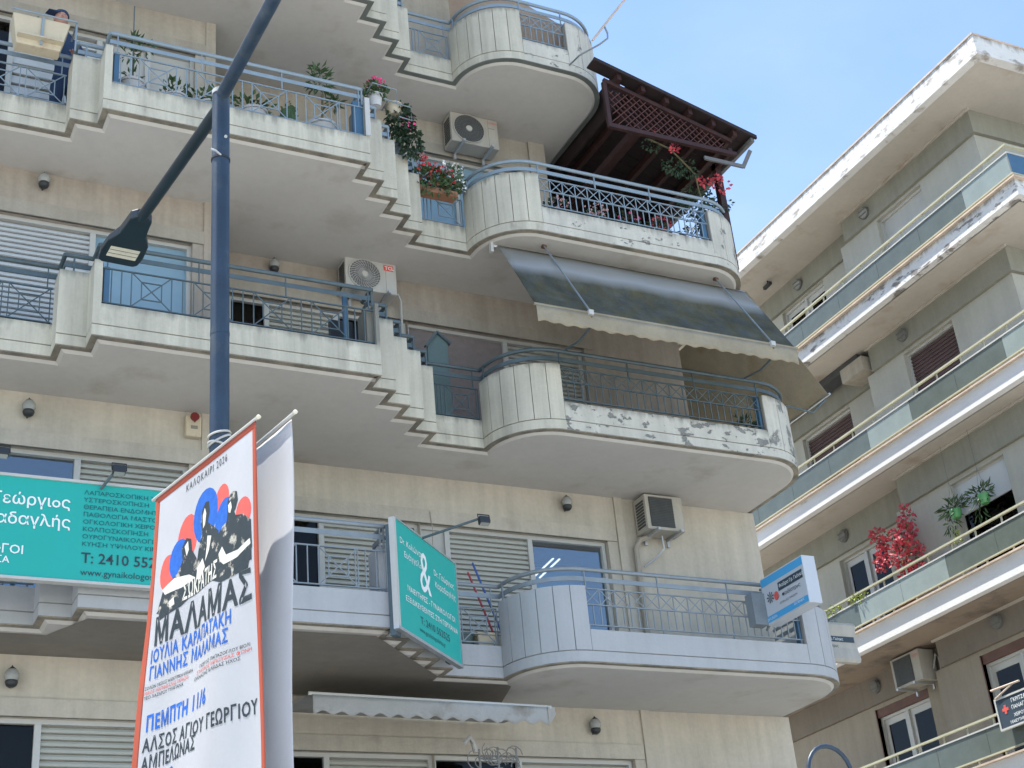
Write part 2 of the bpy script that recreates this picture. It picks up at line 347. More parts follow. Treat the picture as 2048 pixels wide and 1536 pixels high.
# ------------------------------------------------------------------ main apartment building
ZF = {2: 6.708, 3: 9.791, 4: 12.845, 5: 15.858, 1: 3.65, 6: 18.9}
AB = thing('apartment_building', 'cream apartment building with stepped and rounded white balconies, filling the left and middle', 'building', (8, 17, 0), world=True)
WL, WR = 15.67, 16.68
XEND = {0: 12.79, 1: 12.79, 2: 12.79, 3: 11.92, 4: 9.88, 5: 9.2}
SLAB_R = {1: (11.93, 15.78, .87), 2: (11.93, 15.78, .87), 3: (11.93, 15.78, .87), 4: (11.56, 15.71, .80), 5: (9.5, 15.75, .83), 6: (8.9, 15.7, .8)}
def outline(L):
    cx, cy, r = SLAB_R[L]; s = {}
    s['far_left'] = [(-6, 14.82), (2.24, 14.82)]
    s['left_steps'] = [(2.24, 14.82), (2.24, 14.52), (2.56, 14.52), (2.56, 14.206), (2.65, 14.206)]
    s['long'] = [(2.65, 14.206), (5.86, 14.206)]
    t = [(5.86, 14.206), (5.905, 14.206), (5.905, 14.51), (6.21, 14.51), (6.21, 14.83), (6.52, 14.83), (6.52, 15.13), (6.83, 15.13), (6.83, 15.44), (7.13, 15.44), (7.13, 15.72)]
    s['teeth'] = t
    s['recess'] = [(7.13, 15.72), (7.92, 15.72)]
    s['curve'] = arc(8.73, 15.72, .81, 180, 270, 14)
    s['front'] = [(8.73, 14.91), (cx, 14.91)]
    s['corner'] = arc(cx, 14.91+r, r, -90, 0, 12)
    s['end'] = [(cx+r, 14.91+r), (cx+r, 19.5)]
    return s
def join(s, keys):
    out = []
    for k in keys:
        for p in s[k]:
            if not out or (abs(out[-1][0]-p[0])+abs(out[-1][1]-p[1])) > 1e-6: out.append(p)
    return out
ALLK = ['far_left', 'left_steps', 'long', 'teeth', 'recess', 'curve', 'front', 'corner', 'end']
# walls, floor by floor
OPEN_L = [(-3.4, -1.0), (.9, 4.02)]
def wall_front(mb, x0, x1, y, th, z0, z1, openings, zo):
    xs = x0
    for a, b in openings:
        if b <= x0 or a >= x1: continue
        mb.box(xs, a, y, y+th, z0, z1); mb.box(a, b, y, y+th, zo, z1); xs = b
    mb.box(xs, x1, y, y+th, z0, z1)
RAIL_M = {2: 'rail', 3: 'rail_dark', 4: 'rail_blue', 5: 'rail_blue', 1: 'rail'}
def window(parent, F, u1, v0, v1, cells, slatm='slat', pitch=.07, seed=0):
    """frame on the opening (0..u1, v0..v1); cells: (u0, u1, kind)"""
    fr = MB(); d = -.13
    fr.fbox(F, 0, u1, d-.03, d+.05, v1-.05, v1); fr.fbox(F, 0, .05, d-.03, d+.05, v0, v1-.05); fr.fbox(F, u1-.05, u1, d-.03, d+.05, v0, v1-.05)
    for a, b, k in cells:
        if a > .06: fr.fbox(F, a-.035, a+.035, d-.03, d+.045, v0, v1-.05)
    wo = fr.build('window', 'frame', parent)
    for a, b, k in cells:
        a2, b2 = a+.035, b-.035
        if k == 'slats':
            base = MB(); base.fbox(F, a2, b2, 0, .012, 0, pitch*.80)
            base.v = [tuple(Vector(p)) for p in base.v]
            n = int((v1-.05-v0)/pitch)
            for i in range(n):
                z = v1-.06-(i+1)*pitch
                q = MB(); o, U, N = F; Z = Vector((0, 0, 1))
                q.add([o+U*u+N*(d+nn)+Z*(z+v) for u in (a2, b2) for nn, v in ((-.004, 0), (.022, .004), (.016, pitch*.5), (-.004, pitch*.86))],
                      [(0, 1, 2, 3), (7, 6, 5, 4), (0, 4, 5, 1), (1, 5, 6, 2), (2, 6, 7, 3), (3, 7, 4, 0)])
                q.build('slat', slatm, wo)
            MB().fbox(F, a2, b2, d-.03, d-.012, v0, v1-.05).build('shutter_back', 'groove', wo)
        elif k in ('glass', 'blue', 'blind', 'curtain'):
            MB().fbox(F, a2, b2, d-.012, d-.006, v0, v1-.05).build('glass_pane', 'glass' if k != 'glass' else 'glass_dark', wo)
            if k == 'blind': MB().fbox(F, a2, b2, d-.045, d-.035, v0, v1-.05).build('blind', 'curtain_blue', wo)
            if k == 'curtain': MB().fbox(F, a2, (a2+b2)/2+.1, d-.2, d-.19, v0, v1-.05).build('curtain', 'curtain', wo)
            if k == 'blue': MB().fbox(F, a2-.6, b2+.5, d-1.6, d-1.5, v0, v1+.2).build('reflection_backing', 'reflection_blue', wo)  # backing coloured like the reflected sky
        elif k == 'tinted': MB().fbox(F, a2, b2, d-.02, d-.01, v0, v1-.05).build('tinted_pane', 'tinted', wo)
        elif k == 'panel': MB().fbox(F, a2, b2, d-.02, d, v0, v1-.05).build('door_panel', 'white', wo)
        elif k == 'screen': MB().fbox(F, a2, b2, d-.02, d, v0, v1-.05).build('insect_screen', 'mesh_screen', wo)
        elif k == 'doorglass':       # white door leaf with a tall pane
            MB().fbox(F, a2, b2, d-.03, d, v1-.17, v1-.05).fbox(F, a2, a2+.1, d-.03, d, v0, v1-.17).fbox(F, b2-.1, b2, d-.03, d, v0, v1-.17).build('door_leaf', 'frame', wo)
            MB().fbox(F, a2+.1, b2-.1, d-.02, d-.012, v0, v1-.17).build('glass_pane', 'glass_dark', wo)
    return wo
for k in range(0, 6):
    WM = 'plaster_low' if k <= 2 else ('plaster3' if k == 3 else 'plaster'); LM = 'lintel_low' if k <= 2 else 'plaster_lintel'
    z0 = 0 if k == 0 else ZF[k]+.18; z1 = ZF[k+1]-.03 if k else ZF[1]-.03
    xe = XEND[k]; hdr = (ZF[k]+2.375) if k else 2.6
    opR = [(4.78, 7.36), (7.36+.001, 10.21)] if k else []
    if k == 4: opR = [(4.78, 7.36), (7.361, 9.4)]
    if k == 5: opR = [(4.78, 7.0)]
    mb = MB(); wall_front(mb, -6, 4.03, WL, .25, z0, z1, OPEN_L if k else [], hdr); mb.box(4.03, 4.28, WL, WR+.25, z0, z1)
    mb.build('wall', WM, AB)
    mb = MB(); oR = [(a, b) for a, b in opR if b < xe]
    if k == 5: mb.box(4.28, xe, WR, WR+.25, z0, z1)
    else: wall_front(mb, 4.28, xe, WR, .25, z0, z1, oR, hdr)
    mb.box(xe-.25, xe, WR+.25, 24, z0, z1)
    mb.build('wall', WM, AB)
    # raised lintel band and pilasters
    if k:
        mb = MB().box(-6, 4.16, WL-.025, WL+.02, hdr, hdr+.19); mb.build('lintel_band', LM, AB)
        if k != 5:
            mb = MB().box(4.285, min(10.35, xe-.27), WR-.025, WR+.02, hdr, hdr+.19); mb.build('lintel_band', LM, AB)
    if k in (1, 2): MB().box(10.37, 10.50, WR-.03, WR+.02, z0, z1).build('pilaster', WM, AB)
    if k == 4: MB().box(9.62, 9.90, WR-.05, WR+.02, z0, z1).build('pilaster', WM, AB)
    if k: MB().box(4.16, 4.295, WL-.02, WL+.02, z0, z1).build('pilaster', WM, AB)
    # rooms behind the windows: floor-deep box walls
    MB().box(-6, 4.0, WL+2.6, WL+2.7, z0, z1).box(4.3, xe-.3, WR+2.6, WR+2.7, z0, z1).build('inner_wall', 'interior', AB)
    if k == 0: continue
    v0, v1 = ZF[k]+.2, hdr
    FL = frame_front(.9, WL); sm = 'slat_white' if k >= 3 else 'slat'
    if k in (1,): window(AB, FL, 3.12, v0, v1, [(0, .82, 'glass'), (.82, 1.6, 'glass'), (1.6, 3.12, 'slats')], 'slat')
    elif k == 2: window(AB, FL, 3.12, v0, v1, [(0, .9, 'blue'), (.9, 1.86, 'blue'), (1.86, 3.12, 'slats')], 'slat')
    elif k == 3: window(AB, FL, 3.12, v0, v1, [(0, 1.90, 'slats'), (1.90, 3.12, 'tinted')], 'slat_white')
    elif k == 4: window(AB, FL, 3.12, v0, v1, [(0, .75, 'glass'), (.75, 1.86, 'slats'), (1.86, 2.5, 'panel'), (2.5, 3.12, 'panel')], 'slat_white', pitch=.16)
    else: window(AB, FL, 3.12, v0, v1, [(0, 1.5, 'glass'), (1.5, 3.12, 'slats')], 'slat_white')
    window(AB, frame_front(-3.4, WL), 2.4, v0, v1, [(0, 1.2, 'slats'), (1.2, 2.4, 'glass')], sm)
    FA = frame_front(4.78, WR); FB = frame_front(7.361, WR)
    if k == 1:
        window(AB, FA, 2.58, v0, v1, [(0, 1.22, 'glass'), (1.22, 2.58, 'slats')]); window(AB, FB, 2.84, v0, v1, [(0, 1.2, 'glass'), (1.2, 2.84, 'slats')])
    elif k == 2:
        window(AB, FA, 2.58, v0, v1, [(0, 1.24, 'glass'), (1.24, 2.58, 'slats')])
        W2 = window(AB, FB, 2.84, v0, v1, [(0, .42, 'panel'), (.42, 1.66, 'slats'), (1.66, 2.84, 'blue')])
        for i in range(2):
            MB().bar((9.60+.10*i, 17.2, 8.97), (9.66+.10*i, 17.95, 8.97), .014, .024).build('tube_light', 'tube_light', W2)
    elif k == 3:
        window(AB, FA, 2.58, v0, v1, [(0, .55, 'glass'), (.55, 1.54, 'slats'), (1.54, 1.95, 'glass'), (1.95, 2.58, 'screen')], 'slat')
        window(AB, FB, 2.84, v0, v1, [(0, 1.57, 'screen'), (1.57, 2.84, 'slats')], 'slat')
    elif k == 4:
        window(AB, FA, 2.58, v0, v1, [(0, 1.2, 'curtain'), (1.2, 2.58, 'slats')], 'slat_white')
        window(AB, FB, 2.039, v0, v1, [(0, 1.0, 'tinted'), (1.0, 2.039, 'tinted')])
MB().box(-6, 9.2, 15.0, 24, 21.2, 21.6).build('roof', 'soffit', AB)
MB().box(-6, 12.79, 23.9, 24.1, 0, 18).build('wall', 'plaster', AB)
# rear part behind the fourth-floor terrace
MB().box(9.9, 11.9, 19.4, 19.65, ZF[4]+.2, ZF[4]+2.7).build('wall', 'plaster', AB, label='set-back wall behind the timber pergola')
def rail_bits(P, path, z, mname, kind):
    """path: straight 2-point segment"""
    a, b = Vector((*path[0], 0)), Vector((*path[1], 0)); L = (b-a).length; d = (b-a)/L
    inn = Vector((-d.y, d.x, 0))*.06
    def pt(t, h): return a+d*t+inn+Vector((0, 0, z+h))
    def bar(name, t0, h0, t1, h1, w=.012, dd=.012): return MB().bar(pt(t0, h0), pt(t1, h1), w, dd).build(name, mname, P)
    if kind == 'cells':
        n = round(L/.207); c = L/n
        for h in (.95, .745, .485): bar('rail_bar', 0, h, L, h, .014, .02)
        for i in range(n+1): bar('baluster', i*c, .485, i*c, .95)
        for i in range(n):
            bar('baluster', (i+.5)*c, .485, (i+.5)*c, .745)
            bar('cross_bar', i*c, .95, (i+1)*c, .745, .011, .008); bar('cross_bar', i*c, .745, (i+1)*c, .95, .011, .009)
        k = max(1, round(L/1.05))
        for i in range(k+1):
            t = .03+i*(L-.06)/k; bar('post', t, .93, t, 1.18, .014, .02); bar('post', t, .40, t, .49, .014, .014)
    else:
        for h in (.905, .462): bar('rail_bar', 0, h, L, h, .014, .02)
        if kind == 'long': xs = [.33+i*.70 for i in range(4)]
        elif kind == 'recess': xs = [.31]
        elif kind == 'fencel': xs = [L-.45-.02-i*.52 for i in range(int(L/.52))]
        sz = .45
        for x in xs:
            bar('baluster', x, .462, x, .905); bar('baluster', x+sz, .462, x+sz, .905)
            bar('cross_bar', x, .905, x+sz, .462, .012, .008); bar('cross_bar', x, .462, x+sz, .905, .012, .010)
            u0, u1, h0, h1 = x+sz*.25, x+sz*.75, .462+.443*.25, .462+.443*.75
            bar('cross_bar', u0, h0, u1, h0); bar('cross_bar', u0, h1, u1, h1); bar('cross_bar', u0, h0, u0, h1); bar('cross_bar', u1, h0, u1, h1)
        if kind == 'long':
            for t in [0, .11, .22]+[.905+i*.70 for i in range(3)]+[L-.36, L-.24, L-.12, L]: bar('baluster', t, .462, t, .905)
        elif kind == 'recess':
            for t in (.0, .2, .25, L): bar('baluster', t, .462, t, .905)
        k = max(1, round(L/1.05))
        for i in range(k+1):
            t = .06+i*(L-.12)/k; bar('post', t, .38, t, .462, .014, .014); bar('post', t, .905, t, 1.18, .014, .014)
LOWTOP, HIGHTOP = .41, .965
def hm(L, peel):
    if L == 2: return 'parapet_clean'
    if L in (1, 6): return 'parapet'
    return mat('high_%s_paint_level_%d' % ('peeling' if peel else 'weathered', L), (.50, .48, .41) if peel else (.49, .465, .375), .75, .08, 2, bump=.3, streak=.2, dirt=(.21, .21, .19), dirt_amt=.40 if peel else .27,
               dirt_scale=3.4, sharp=.02, dz=.8, top=(ZF[L]+HIGHTOP, .09))
for L in (1, 2, 3, 4, 5, 6):
    s = outline(L); z = ZF[L]; full = join(s, ALLK)
    lip = 'lip_green' if L == 5 else 'lip'
    def poly(off, back=24.0):
        q = inset(full, off); return q+[(q[-1][0], back), (-6, back)]
    def cutend(q, xm):    # close the polygon at the back
        return q
    sl_ = MB(); p1 = poly(.115); p2 = poly(.075)
    sl_.prism(p1, z-.03, z+.0, p2); sl_.prism(poly(.105), z+.0, z+.185)
    BL = sl_.build('balcony', 'soffit', AB)
    if L == 2: MB().add([(-6, 14.98, z-.0335), (2.4, 14.98, z-.0335), (2.7, 14.40, z-.0335), (5.75, 14.38, z-.0335), (7.02, 15.66, z-.0335), (7.03, 15.85, z-.0335), (8.02, 15.85, z-.0335), (8.1, 15.9, z-.0335), (8.3, 16.62, z-.0335), (4.3, 16.62, z-.0335), (4.3, 15.66, z-.0335), (-6, 15.66, z-.0335)], [tuple(range(12))]).build('dark_soffit_part', 'soffit_dark', BL, label='darker part of the soffit')  # darker sheet just below the soffit, left of the curved front
    MB().strip(full, .10, z-.002, z+.012, .004).build('drip_edge', lip, BL)
    if L in (1, 6): low = 'parapet'
    for nm_, b_ in (('parapet', 'weathered_white_paint'), ('peel', 'peeling_white_paint')):
        if L in (3, 4, 5):
            pl_ = nm_ == 'peel'
            M[nm_+str(L)] = mat('%s_level_%d' % (b_, L), (.50, .48, .41) if pl_ else (.49, .465, .375), .75, .08, 2, bump=.3, streak=.16 if pl_ else .24, dirt=(.21, .21, .19) if pl_ else (.26, .245, .20),
                                dirt_amt={3: .425, 4: .36, 5: .41}[L] if pl_ else .32, dirt_scale=5.5 if pl_ else 3.4, sharp=.014 if pl_ else .1, dz=1.6 if pl_ else .4, top=(z+LOWTOP, .13 if L == 4 else .10))
    pm = {1: 'parapet', 2: 'parapet_clean', 3: 'parapet3', 4: 'parapet4', 5: 'parapet5', 6: 'parapet'}[L]
    pf = {1: 'parapet', 2: 'parapet_clean', 3: 'peel3', 4: 'peel4', 5: 'peel5', 6: 'parapet'}[L]
    # lower fascia, backing in the joint, upper panels
    for keys, m_ in ((['far_left', 'left_steps', 'long', 'teeth', 'recess', 'curve'], pm), (['front', 'corner', 'end'], pf)):
        MB().strip(join(s, keys), .105, z+.012, z+.138).build('fascia_strip', m_, BL)
        MB().strip(join(s, keys), .085, z+.138, z+.40, .016).build('parapet_core', 'joint_light' if L == 2 else 'groove', BL)
    for k_ in ('far_left', 'long', 'recess', 'front'):
        MB().strip(s[k_], .12, z+.152, z+LOWTOP).build('parapet_panel', pf if k_ == 'front' else pm, BL)
    MB().strip(s['left_steps'], .12, z+.152, z+HIGHTOP).build('parapet_panel', hm(L, 0), BL)
    T = s['teeth']
    MB().prism([(5.86, 14.206), (5.905, 14.206), (5.905, 14.62), (5.795, 14.62), (5.795, 14.33), (5.86, 14.33)], z+.152, z+HIGHTOP+.02).build('parapet_panel', pm, BL)
    tx_ = [(5.905, 14.51), (6.21, 14.83), (6.52, 15.13), (6.83, 15.44), (7.13, 15.72)]
    for i in range(4):
        (xa, ya), (xb2, yb) = tx_[i], tx_[i+1]
        MB().prism([(xa+.001, ya), (xb2, ya), (xb2, yb+.11), (xb2-.11, yb+.11), (xb2-.11, ya+.11), (xa+.001, ya+.11)], z+.152, z+HIGHTOP+(.012, -.015, .006, -.01)[i]).build('parapet_panel', hm(L, 0), BL)
    cv = arc(8.73, 15.72, .81, 180, 270, 24)
    MB().strip(cv, .09, z+.152, z+HIGHTOP-.01, .018).build('parapet_core', 'joint_light' if L == 2 else 'groove', BL)
    for i in range(6):
        q = arc(8.73, 15.72, .81, 180+15*i+.35, 180+15*i+14.65, 4); MB().strip(q, .12, z+.152, z+HIGHTOP).build('parapet_panel', hm(L, 0), BL)
    cx, cy, r = SLAB_R[L]
    MB().strip(s['corner'], .09, z+.152, z+HIGHTOP-.01, .018).build('parapet_core', 'joint_light' if L == 2 else 'groove', BL)
    for i in range(5):
        q = arc(cx, 14.91+r, r, -90+18*i+.35, -90+18*i+17.65, 4); MB().strip(q, .12, z+.152, z+HIGHTOP).build('parapet_panel', hm(L, 1), BL)
    MB().strip(s['end'], .12, z+.152, z+HIGHTOP).build('parapet_panel', hm(L, 1), BL)
    if L in (1, 6): continue
    rm = RAIL_M[L]
    RL = MB(); hp = inset(full[:-1]+[(full[-1][0], 16.6 if L in (2,) else 19.4)], .06)
    dense = [(*p, z+1.2) for p in hp]
    # straight runs keep sharp zigzag corners: one tube per run
    def runs(pts):
        out = [[pts[0]]]
        for i in range(1, len(pts)):
            out[-1].append(pts[i])
            if i+1 < len(pts):
                a = Vector(pts[i])-Vector(pts[i-1]); b = Vector(pts[i+1])-Vector(pts[i])
                if a.angle(b) > R(30): out.append([pts[i]])
        return out
    for q in runs(dense): RL.tube(q, .027, 10)
    RO = RL.build('railing', rm, AB, smooth=True)
    MB().strip(hp, .012, z+1.045, z+1.105).build('flat_rail', rm, RO)
    rail_bits(RO, s['far_left'][1:] and [(-2.2, 14.82), (2.23, 14.82)], z, rm, 'fencel')
    rail_bits(RO, s['long'], z, rm, 'long')
    rail_bits(RO, s['recess'], z, rm, 'recess')
    rail_bits(RO, s['front'], z, rm, 'cells')
    TI = inset(s['teeth']+[(7.92, 15.72)], .06)
    for px, py in [(2.4, 14.58), (7.97, 15.66)]+[TI[q_] for q_ in (1, 3, 5, 7, 9)]:
        MB().bar((px, py, z+HIGHTOP-.02), (px, py, z+1.19), .02, .02).build('post', rm, RO)
    if L in (3, 4):
        MB().box(2.68, 2.74, 14.27, 14.36, z+.38, z+.93).build('end_plate', 'bluepaint', RO)
    if L in (2, 3, 4):
        MB().box(cx-.09 if L == 4 else cx-.05, cx-.03 if L == 4 else cx-.02, 14.97, 15.05, z+.42, z+.98).build('end_plate', 'bluepaint', RO)
    if L == 4:
        MB().box(5.72, 5.85, 14.27, 14.33, z+.41, z+.99).build('end_plate', 'bluepaint', RO)
        MB().box(5.855, 5.92, 14.185, 14.205, z+.42, z+1.02).build('end_plate', 'frame', RO)
# downpipe on the second floor wall
PIPE = thing('drain_pipe', 'grey drainpipe running down the wall left of the square air conditioner', 'pipe', (10.6, 16.6, 7), world=True)
MB().tube([(10.62, 16.62, 6.95), (10.62, 16.62, 9.0), (10.7, 16.6, 9.12), (10.85, 16.55, 9.16)], .04, 8).build('pipe', 'plaster_lintel', PIPE, smooth=True)
MB().tube([(11.0, 16.5, 9.17), (11.02, 16.52, 8.98), (10.9, 16.58, 8.85), (10.72, 16.62, 8.72)], .014, 6).build('hose', 'steel', PIPE, smooth=True)
# ------------------------------------------------------------------ right building
RB = thing('corner_apartment_building', 'greenish grey apartment building with long glass-panelled balconies, at the right', 'building', (20, 20, 0), world=True)
XR, YC = 18.0, 14.67
CAP = {4: 15.73, 3: 12.69, 2: 9.66, 1: 6.60}; BOT = {4: 15.38, 3: 12.34, 2: 9.28, 1: 6.24, 5: 18.47}
XB = {4: 18.97, 3: 18.93, 2: 18.60, 1: 18.98}
MB().box(XR, 34, YC, 44, 18.47, 18.56).build('soffit', 'rb_soffit', RB)
MB().strip([(XR, 44), (XR, YC), (34, YC)], .18, 18.45, 18.88, -.012).build('roof_fascia', 'rb_roof', RB)
MB().strip([(XR, 44), (XR, YC), (34, YC)], .26, 18.88, 18.915, -.03).build('roof_edge', 'rb_cap', RB)
MB().box(XR+.2, 34, YC+.2, 44, 18.5, 18.8).build('roof', 'rb_soffit', RB)
def rwall(k):
    z0 = CAP[k]-.12; z1 = BOT[k+1]; xb = XB[k]; xr = xb+.36
    ysp = 20.06 if k != 2 else 19.75
    yc = 16.05
    hb = z1-.52 if k != 2 else z1-.60
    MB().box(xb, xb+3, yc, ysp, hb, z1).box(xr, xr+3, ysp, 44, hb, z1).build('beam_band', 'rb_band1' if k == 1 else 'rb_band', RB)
    MB().box(xb-.05, xb+.0, yc-.05, ysp+.05, z1-.045, z1-.004).build('soffit_trim', 'rb_soffit', RB)
    return z0, z1, hb, xb, xr, ysp, yc
RW = {4: [('P', 17.74, 19.12, 'bigpane'), ('R', 21.45, 23.0, 'door2')],
      3: [('P', 17.78, 19.2, 'brown'), ('R', 21.42, 23.1, 'brown')],
      2: [('P', 17.1, 18.5, 'halfblind'), ('R', 20.85, 22.3, 'door2')],
      1: [('P', 17.4, 19.12, 'rustdoor'), ('R', 21.0, 22.55, 'rustdoor')]}
for k in (4, 3, 2, 1):
    z0, z1, hb, xb, xr, ysp, yc = rwall(k)
    xw, xw2 = xb+.08, xr+.08
    wd = {w_[0]: w_ for w_ in RW[k]}
    a, b = wd['P'][1], wd['P'][2]; top = hb-.06 if k in (4, 3) else hb-.08
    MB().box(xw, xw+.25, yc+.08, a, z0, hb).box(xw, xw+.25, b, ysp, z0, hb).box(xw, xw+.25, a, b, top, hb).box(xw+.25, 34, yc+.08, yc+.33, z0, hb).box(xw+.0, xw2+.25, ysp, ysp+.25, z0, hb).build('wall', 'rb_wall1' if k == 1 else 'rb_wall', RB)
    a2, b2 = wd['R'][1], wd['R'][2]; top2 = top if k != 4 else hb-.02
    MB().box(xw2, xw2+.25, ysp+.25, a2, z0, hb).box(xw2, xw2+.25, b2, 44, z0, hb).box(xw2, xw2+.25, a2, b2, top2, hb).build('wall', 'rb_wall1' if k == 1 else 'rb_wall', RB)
    MB().box(xw+2.5, xw+2.6, yc+.4, 30, z0, z1).build('inner_wall', 'interior', RB)
    for key, y0, y1, kind in RW[k]:
        xx = xw if key == 'P' else xw2; tt = top if key == 'P' else top2
        F = frame_side(xx, y1); W_ = y1-y0
        if kind == 'brown': window(RB, F, W_, z0, tt, [(0, W_, 'slats')], 'slat_brown', .075)
        elif kind == 'bigpane': window(RB, F, W_, z0, tt, [(0, W_, 'panel')])
        elif kind == 'door2': window(RB, F, W_, z0, tt, [(0, W_/2, 'doorglass'), (W_/2, W_, 'doorglass')])
        elif kind == 'halfblind':
            wo = window(RB, F, W_, z0, tt, [(0, W_, 'glass')])
            MB().fbox(F, .05, W_-.05, -.12, -.09, tt-.62, tt-.05).build('blind', 'slat_white', wo)
        else:
            wo = window(RB, F, W_, z0, tt-.16, [(0, W_/2, 'doorglass'), (W_/2, W_, 'doorglass')])
            MB().fbox(F, 0, W_, -.18, -.02, tt-.16, tt).build('header', 'rust', wo)
            MB().fbox(F, -.02, .0, -.2, .01, z0, tt).build('jamb', 'rust', wo)
    # slab, fascia, cap
    zb, zc = BOT[k], CAP[k]; pth = [(XR, 44), (XR, YC), (34, YC)]
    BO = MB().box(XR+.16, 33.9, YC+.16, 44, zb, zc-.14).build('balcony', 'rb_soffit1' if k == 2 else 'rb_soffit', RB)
    fm = 'rb_fascia' if k in (4, 3) else 'rb_fascia_clean'
    MB().strip(pth, .18, zb, zc-.03).build('fascia', 'rb_f4' if k == 4 else 'rb_fascia_clean', BO)
    MB().strip(pth, .27, zc-.03, zc, -.07).build('cap', 'rb_cap', BO)
    # railing
    rl = MB().strip(pth, .05, zc+.665, zc+.70, -.02).build('railing', 'rb_rail', RB)
    MB().strip(pth, .03, zc+.525, zc+.55, .0).build('glass_rail', 'frame', rl)
    MB().strip(pth, .04, zc+.085, zc+.11, .0).build('bottom_rail', 'rb_rail', rl)
    y = YC+1.2; prev = YC+.03; i = 0; rnd = random.Random(k*7)
    while prev < 27:
        pale = (k == 3 and i in (0, 3)) or (k == 2 and i in (3, 4)) or (k == 4 and i == 0)
        MB().box(XR+.015, XR+.024, prev+.004, y-.004, zc+.11, zc+.525).build('glass_panel', 'panel_pale' if pale else 'panel_glass', rl)
        for yy in (prev+.3, prev+.9):
            if yy < 26: MB().box(XR+.02, XR+.045, yy, yy+.03, zc, zc+.09).build('rail_stub', 'rb_rail', rl); MB().box(XR+.01, XR+.035, yy+.1, yy+.125, zc+.55, zc+.67).build('rail_stub', 'rb_rail', rl)
        prev = y; y += 1.24; i += 1
    x = XR
    for j in range(6):
        MB().box(x+.03, x+1.22, YC+.015, YC+.024, zc+.11, zc+.525).build('glass_panel', 'bluepaint' if j == 0 and k == 4 else 'panel_glass', rl); x += 1.24
MB().box(18.98, 34, 16.1, 44, 0, 6.2).build('wall', 'rb_wall', RB)
MB().box(XB[3]-.1, XB[3]+.25, 20.3, 24, 14.92+.3, 15.37).build('awning_box', 'dark', RB, label='dark folded awning cassette under the soffit')
MB().box(18.8, 19.4, 20.15, 20.85, 14.95, 15.25).build('casing', 'plaster', RB)
# ------------------------------------------------------------------ street lamp
PX, PY, PZ = 2.69, 9.63, 9.62
LAMP = thing('street_lamp', 'dark blue two-armed street lamp standing in front of the cream building', 'street lamp', (PX, PY, 0), world=True)
MB().tube([(PX, PY, .1), (PX, PY, 6.2), (PX, PY, PZ)], [.095, .073, .071], 20).build('pole', 'pole', LAMP, smooth=True)
MB().lathe((PX, PY, 0), [(.2, .1), (.2, .2), (.12, .24), (.12, .9), (.1, 1.0)], 16).build('base', 'pole', LAMP, smooth=True)
far = Vector((2.475, 11.52, 9.55)); near = Vector((2.80, 7.1, 9.60))
MB().tube([(PX, PY, 9.5), far], .052, 14).build('arm', 'lampbody', LAMP, smooth=True)
MB().tube([(PX, PY, 9.58), near], .055, 14).build('arm', 'pole', LAMP, smooth=True)
MB().lathe((PX, PY, PZ), [(.075, -.02), (.075, .02), (.04, .05)], 16).build('cap', 'frame', LAMP, smooth=True)
MB().tube([(PX, PY, 8.93), (PX, PY, 8.95)], .078, 20).build('clamp', 'black', LAMP)
MB().lathe((PX+.02, PY-.072, 9.13), [(.012, -.012), (.014, 0)], 8, 'y').build('bolt', 'frame', LAMP)
MB().tube([(PX-.02, PY-.07, 8.94), (PX-.07, PY-.10, 8.95), (PX-.10, PY-.08, 8.97)], .010, 6).build('hook', 'steel', LAMP)
MB().tube([(PX, PY, 7.30), (PX, PY, 7.33)], .0745, 20).build('clamp', 'pole', LAMP)
def luminaire(c, dirv, mirror=1):
    d = Vector(dirv).normalized(); s = Vector((d.y, -d.x, 0))
    prof = [(-.06, .045), (.0, .10), (.14, .11), (.28, .125), (.42, .19), (.62, .205), (.76, .19), (.80, .15)]
    vs = []; 
    for t, h in prof:
        for side in (-1, 1):
            for zz in (-.035, .035 if t > .3 else .06): vs.append(Vector(c)+d*t+s*(h*side)+Vector((0, 0, zz)))
    fs = []; n = len(prof)
    for i in range(n-1):
        a = i*4; b = a+4
        fs += [(a, b, b+2, a+2), (a+1, a+3, b+3, b+1), (a, a+1, b+1, b), (a+2, b+2, b+3, a+3)]
    fs += [(0, 2, 3, 1), (4*n-4, 4*n-3, 4*n-1, 4*n-2)]
    o = MB().add(vs, fs).build('luminaire', 'lampbody', LAMP, bevel=.012)
    q = MB(); c = Vector(c)
    for i in range(3):
        t0 = .50+i*.062; p = c+d*t0+Vector((0, 0, -.038)); 
        q.add([p-s*.14+Vector((0, 0, z_)) for z_ in (0, .01)]+[p+s*.14+Vector((0, 0, z_)) for z_ in (0, .01)]+[p+d*.05-s*.14+Vector((0, 0, z_)) for z_ in (0, .01)]+[p+d*.05+s*.14+Vector((0, 0, z_)) for z_ in (0, .01)],
              [(0, 2, 6, 4), (1, 5, 7, 3), (0, 1, 3, 2), (4, 6, 7, 5), (0, 4, 5, 1), (2, 3, 7, 6)])
    q.build('lens', 'lens', o)
luminaire(far, (-.06, 1, 0)); luminaire(near, (.05, -1, 0))
# hooped post near the bottom right
HP = thing('hooped_post', 'dark blue hooped steel post cropped at the bottom edge right of the cream building', 'post', (7.2, 9, 0), world=True)
MB().tube([(7.0, 9, .1), (7.0, 9, 3.9)]+[(7.2-.2*math.cos(R(a)), 9, 3.92+.21*math.sin(R(a))) for a in range(0, 181, 15)]+[(7.4, 9, 3.9), (7.4, 9, .1)], .017, 10).build('hoop', 'pole', HP, smooth=True)
MB().box(6.9, 7.5, 8.85, 9.15, .1, .16).build('base_plate', 'pole', HP)
